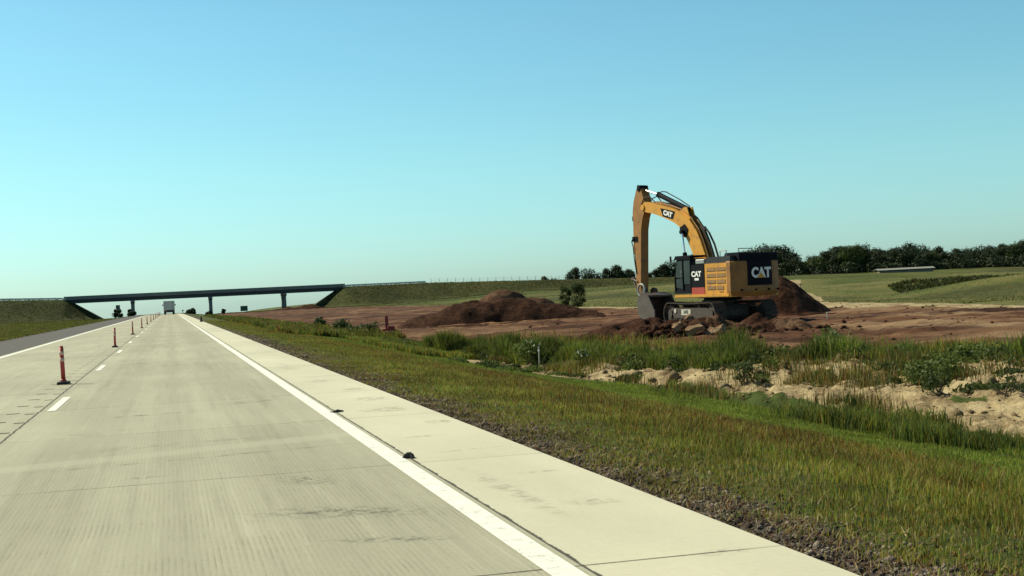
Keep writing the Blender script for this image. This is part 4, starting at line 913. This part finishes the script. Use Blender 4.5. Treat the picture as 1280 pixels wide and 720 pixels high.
    inner = [(5.15, .06), (5.72, .07), (6.2, .35), (6.41, .82), (6.38, 1.3), (6.1, 1.62), (5.45, 1.49)]
    b = MB(); b.prism(shell+inner, -.74, .74); bk = b.build('bucket', M['bucket'], t)
    sd = [(5.45, 1.58), (6.15, 1.72), (6.48, 1.35), (6.52, .8), (6.28, .28), (5.75, -.02), (5.0, -.02), (4.85, .35), (5.0, .95)]
    for sx in (-1, 1): b = MB(); b.prism(sd, sx*.76-.03, sx*.76+.03); b.box((sx*.76, 4.92, .55), (.09, .14, .5), bev=.01); b.build('side_plate', M['bucket'], bk)
    for k in range(5): b = MB(); x = -.64+k*.32; b.prism([(5.2, -.03), (5.2, .10), (4.8, .02), (4.78, -.03)], x-.07, x+.07); b.build('tooth', M['track'], bk)
    for sx in (-1, 1): b = MB(); b.prism([(6.0, 1.6), (6.2, 1.95), (6.55, 2.0), (6.8, 1.85), (6.7, 1.6), (6.4, 1.3)], sx*.31-.03, sx*.31+.03); b.build('bucket_ear', M['bucket'], bk)
    tor = MB()
    for k in range(18):
        a0, a1 = 2*math.pi*k/18, 2*math.pi*(k+1)/18
        tor.tube((-.40, 6.62+.34*math.cos(a0), 1.86+.34*math.sin(a0)), (-.40, 6.62+.34*math.cos(a1), 1.86+.34*math.sin(a1)), .06, n=8)
    tor.build('lifting_eye', M['galv'], bk)
    # proportions: the upper structure is shorter, the boom and stick reach further
    front = {'boom', 'boom_cylinder', 'stick_cylinder', 'stick', 'bucket_cylinder', 'bucket'}
    def squash(o, a_, b_):
        if o.location.length > 0: o.location.y = o.location.y*a_+b_
        else:
            for v in o.data.vertices: v.co.y = v.co.y*a_+b_
        for c in kids(o): squash(c, a_, b_)
    for o in kids(t):
        nm = o.name.split('.')[0]
        if nm == 'bucket': squash(o, 1.0, .12)
        elif nm in front: squash(o, 1.065, 0)
        elif nm in ('track', 'carbody'): o.rotation_euler.z = R(-8); o.location = (-.28, 0, 0)
        elif nm != 'swing_ring': squash(o, .828, -.045)
excavator()

# ------------------------------------------------------------------ camera, light, sky
cam = bpy.data.cameras.new('camera'); co = bpy.data.objects.new('camera', cam); C.objects.link(co); bpy.context.scene.camera = co
cam.lens = 45; cam.sensor_width = 36; cam.clip_end = 12000; cam.clip_start = .05
p = math.atan(4/1600); f = Vector((ST*math.cos(p), CT*math.cos(p), math.sin(p))); rt = Vector((CT, -ST, 0)); upv = rt.cross(f)
a = math.atan(.05); r2 = rt*math.cos(a)-upv*math.sin(a); u2 = upv*math.cos(a)+rt*math.sin(a)
mt = Matrix((r2, u2, -f)).transposed().to_4x4(); mt.translation = (0, 0, HC); co.matrix_world = mt

sd = Vector((-.74, .67, 0)).normalized(); EL = R(43); sdir = Vector((sd.x*math.cos(EL), sd.y*math.cos(EL), math.sin(EL)))
su = bpy.data.lights.new('sun', 'SUN'); su.energy = 5.0; su.angle = R(.53); su.color = (1, .945, .70); so = bpy.data.objects.new('sun', su); C.objects.link(so)
so.rotation_euler = sdir.to_track_quat('Z', 'Y').to_euler(); so.location = (-20, 20, 40)
w = bpy.data.worlds.new('World'); bpy.context.scene.world = w; w.use_nodes = True; nt = w.node_tree; bg = nt.nodes['Background']
sk = nt.nodes.new('ShaderNodeTexSky'); sk.sky_type = 'NISHITA'; sk.sun_disc = False; sk.sun_elevation = EL; sk.sun_rotation = math.atan2(sd.x, sd.y)
sk.altitude = 200; sk.air_density = 1.0; sk.dust_density = .6; sk.ozone_density = 1.0
tc = nt.nodes.new('ShaderNodeTexCoord'); sx = nt.nodes.new('ShaderNodeSeparateXYZ'); nt.links.new(tc.outputs['Generated'], sx.inputs[0])
tint = ramp(nt, sx.outputs[2], [(0, (.75, 1.18, 1.46)), (.10, (.86, 1.38, 1.34)), (.22, (.86, 1.44, 1.36)), (.5, (.26, .38, .44))])
hz = noise(nt, None, 2.2, 5, .6, .8); mp = N(nt, 'ShaderNodeMapping'); L(nt, tc.outputs['Generated'], mp.inputs['Vector']); mp.inputs['Scale'].default_value = (1, 1, 4); L(nt, mp.outputs[0], hz.node.inputs['Vector'])
tint = mix(nt, mapr(nt, hz, .5, .78, 0, .10), tint, (1.12, 1.5, 1.62))
mx = nt.nodes.new('ShaderNodeMix'); mx.data_type = 'RGBA'; mx.blend_type = 'MULTIPLY'; mx.inputs['Factor'].default_value = 1
nt.links.new(sk.outputs[0], mx.inputs['A']); nt.links.new(tint, mx.inputs['B']); nt.links.new(mx.outputs['Result'], bg.inputs['Color'])
bg.inputs['Strength'].default_value = .083
sc = bpy.context.scene; sc.view_settings.view_transform = 'Standard'; sc.view_settings.look = 'None'; sc.view_settings.gamma = 1; sc.view_settings.exposure = .2
sc.cycles.max_bounces = 6
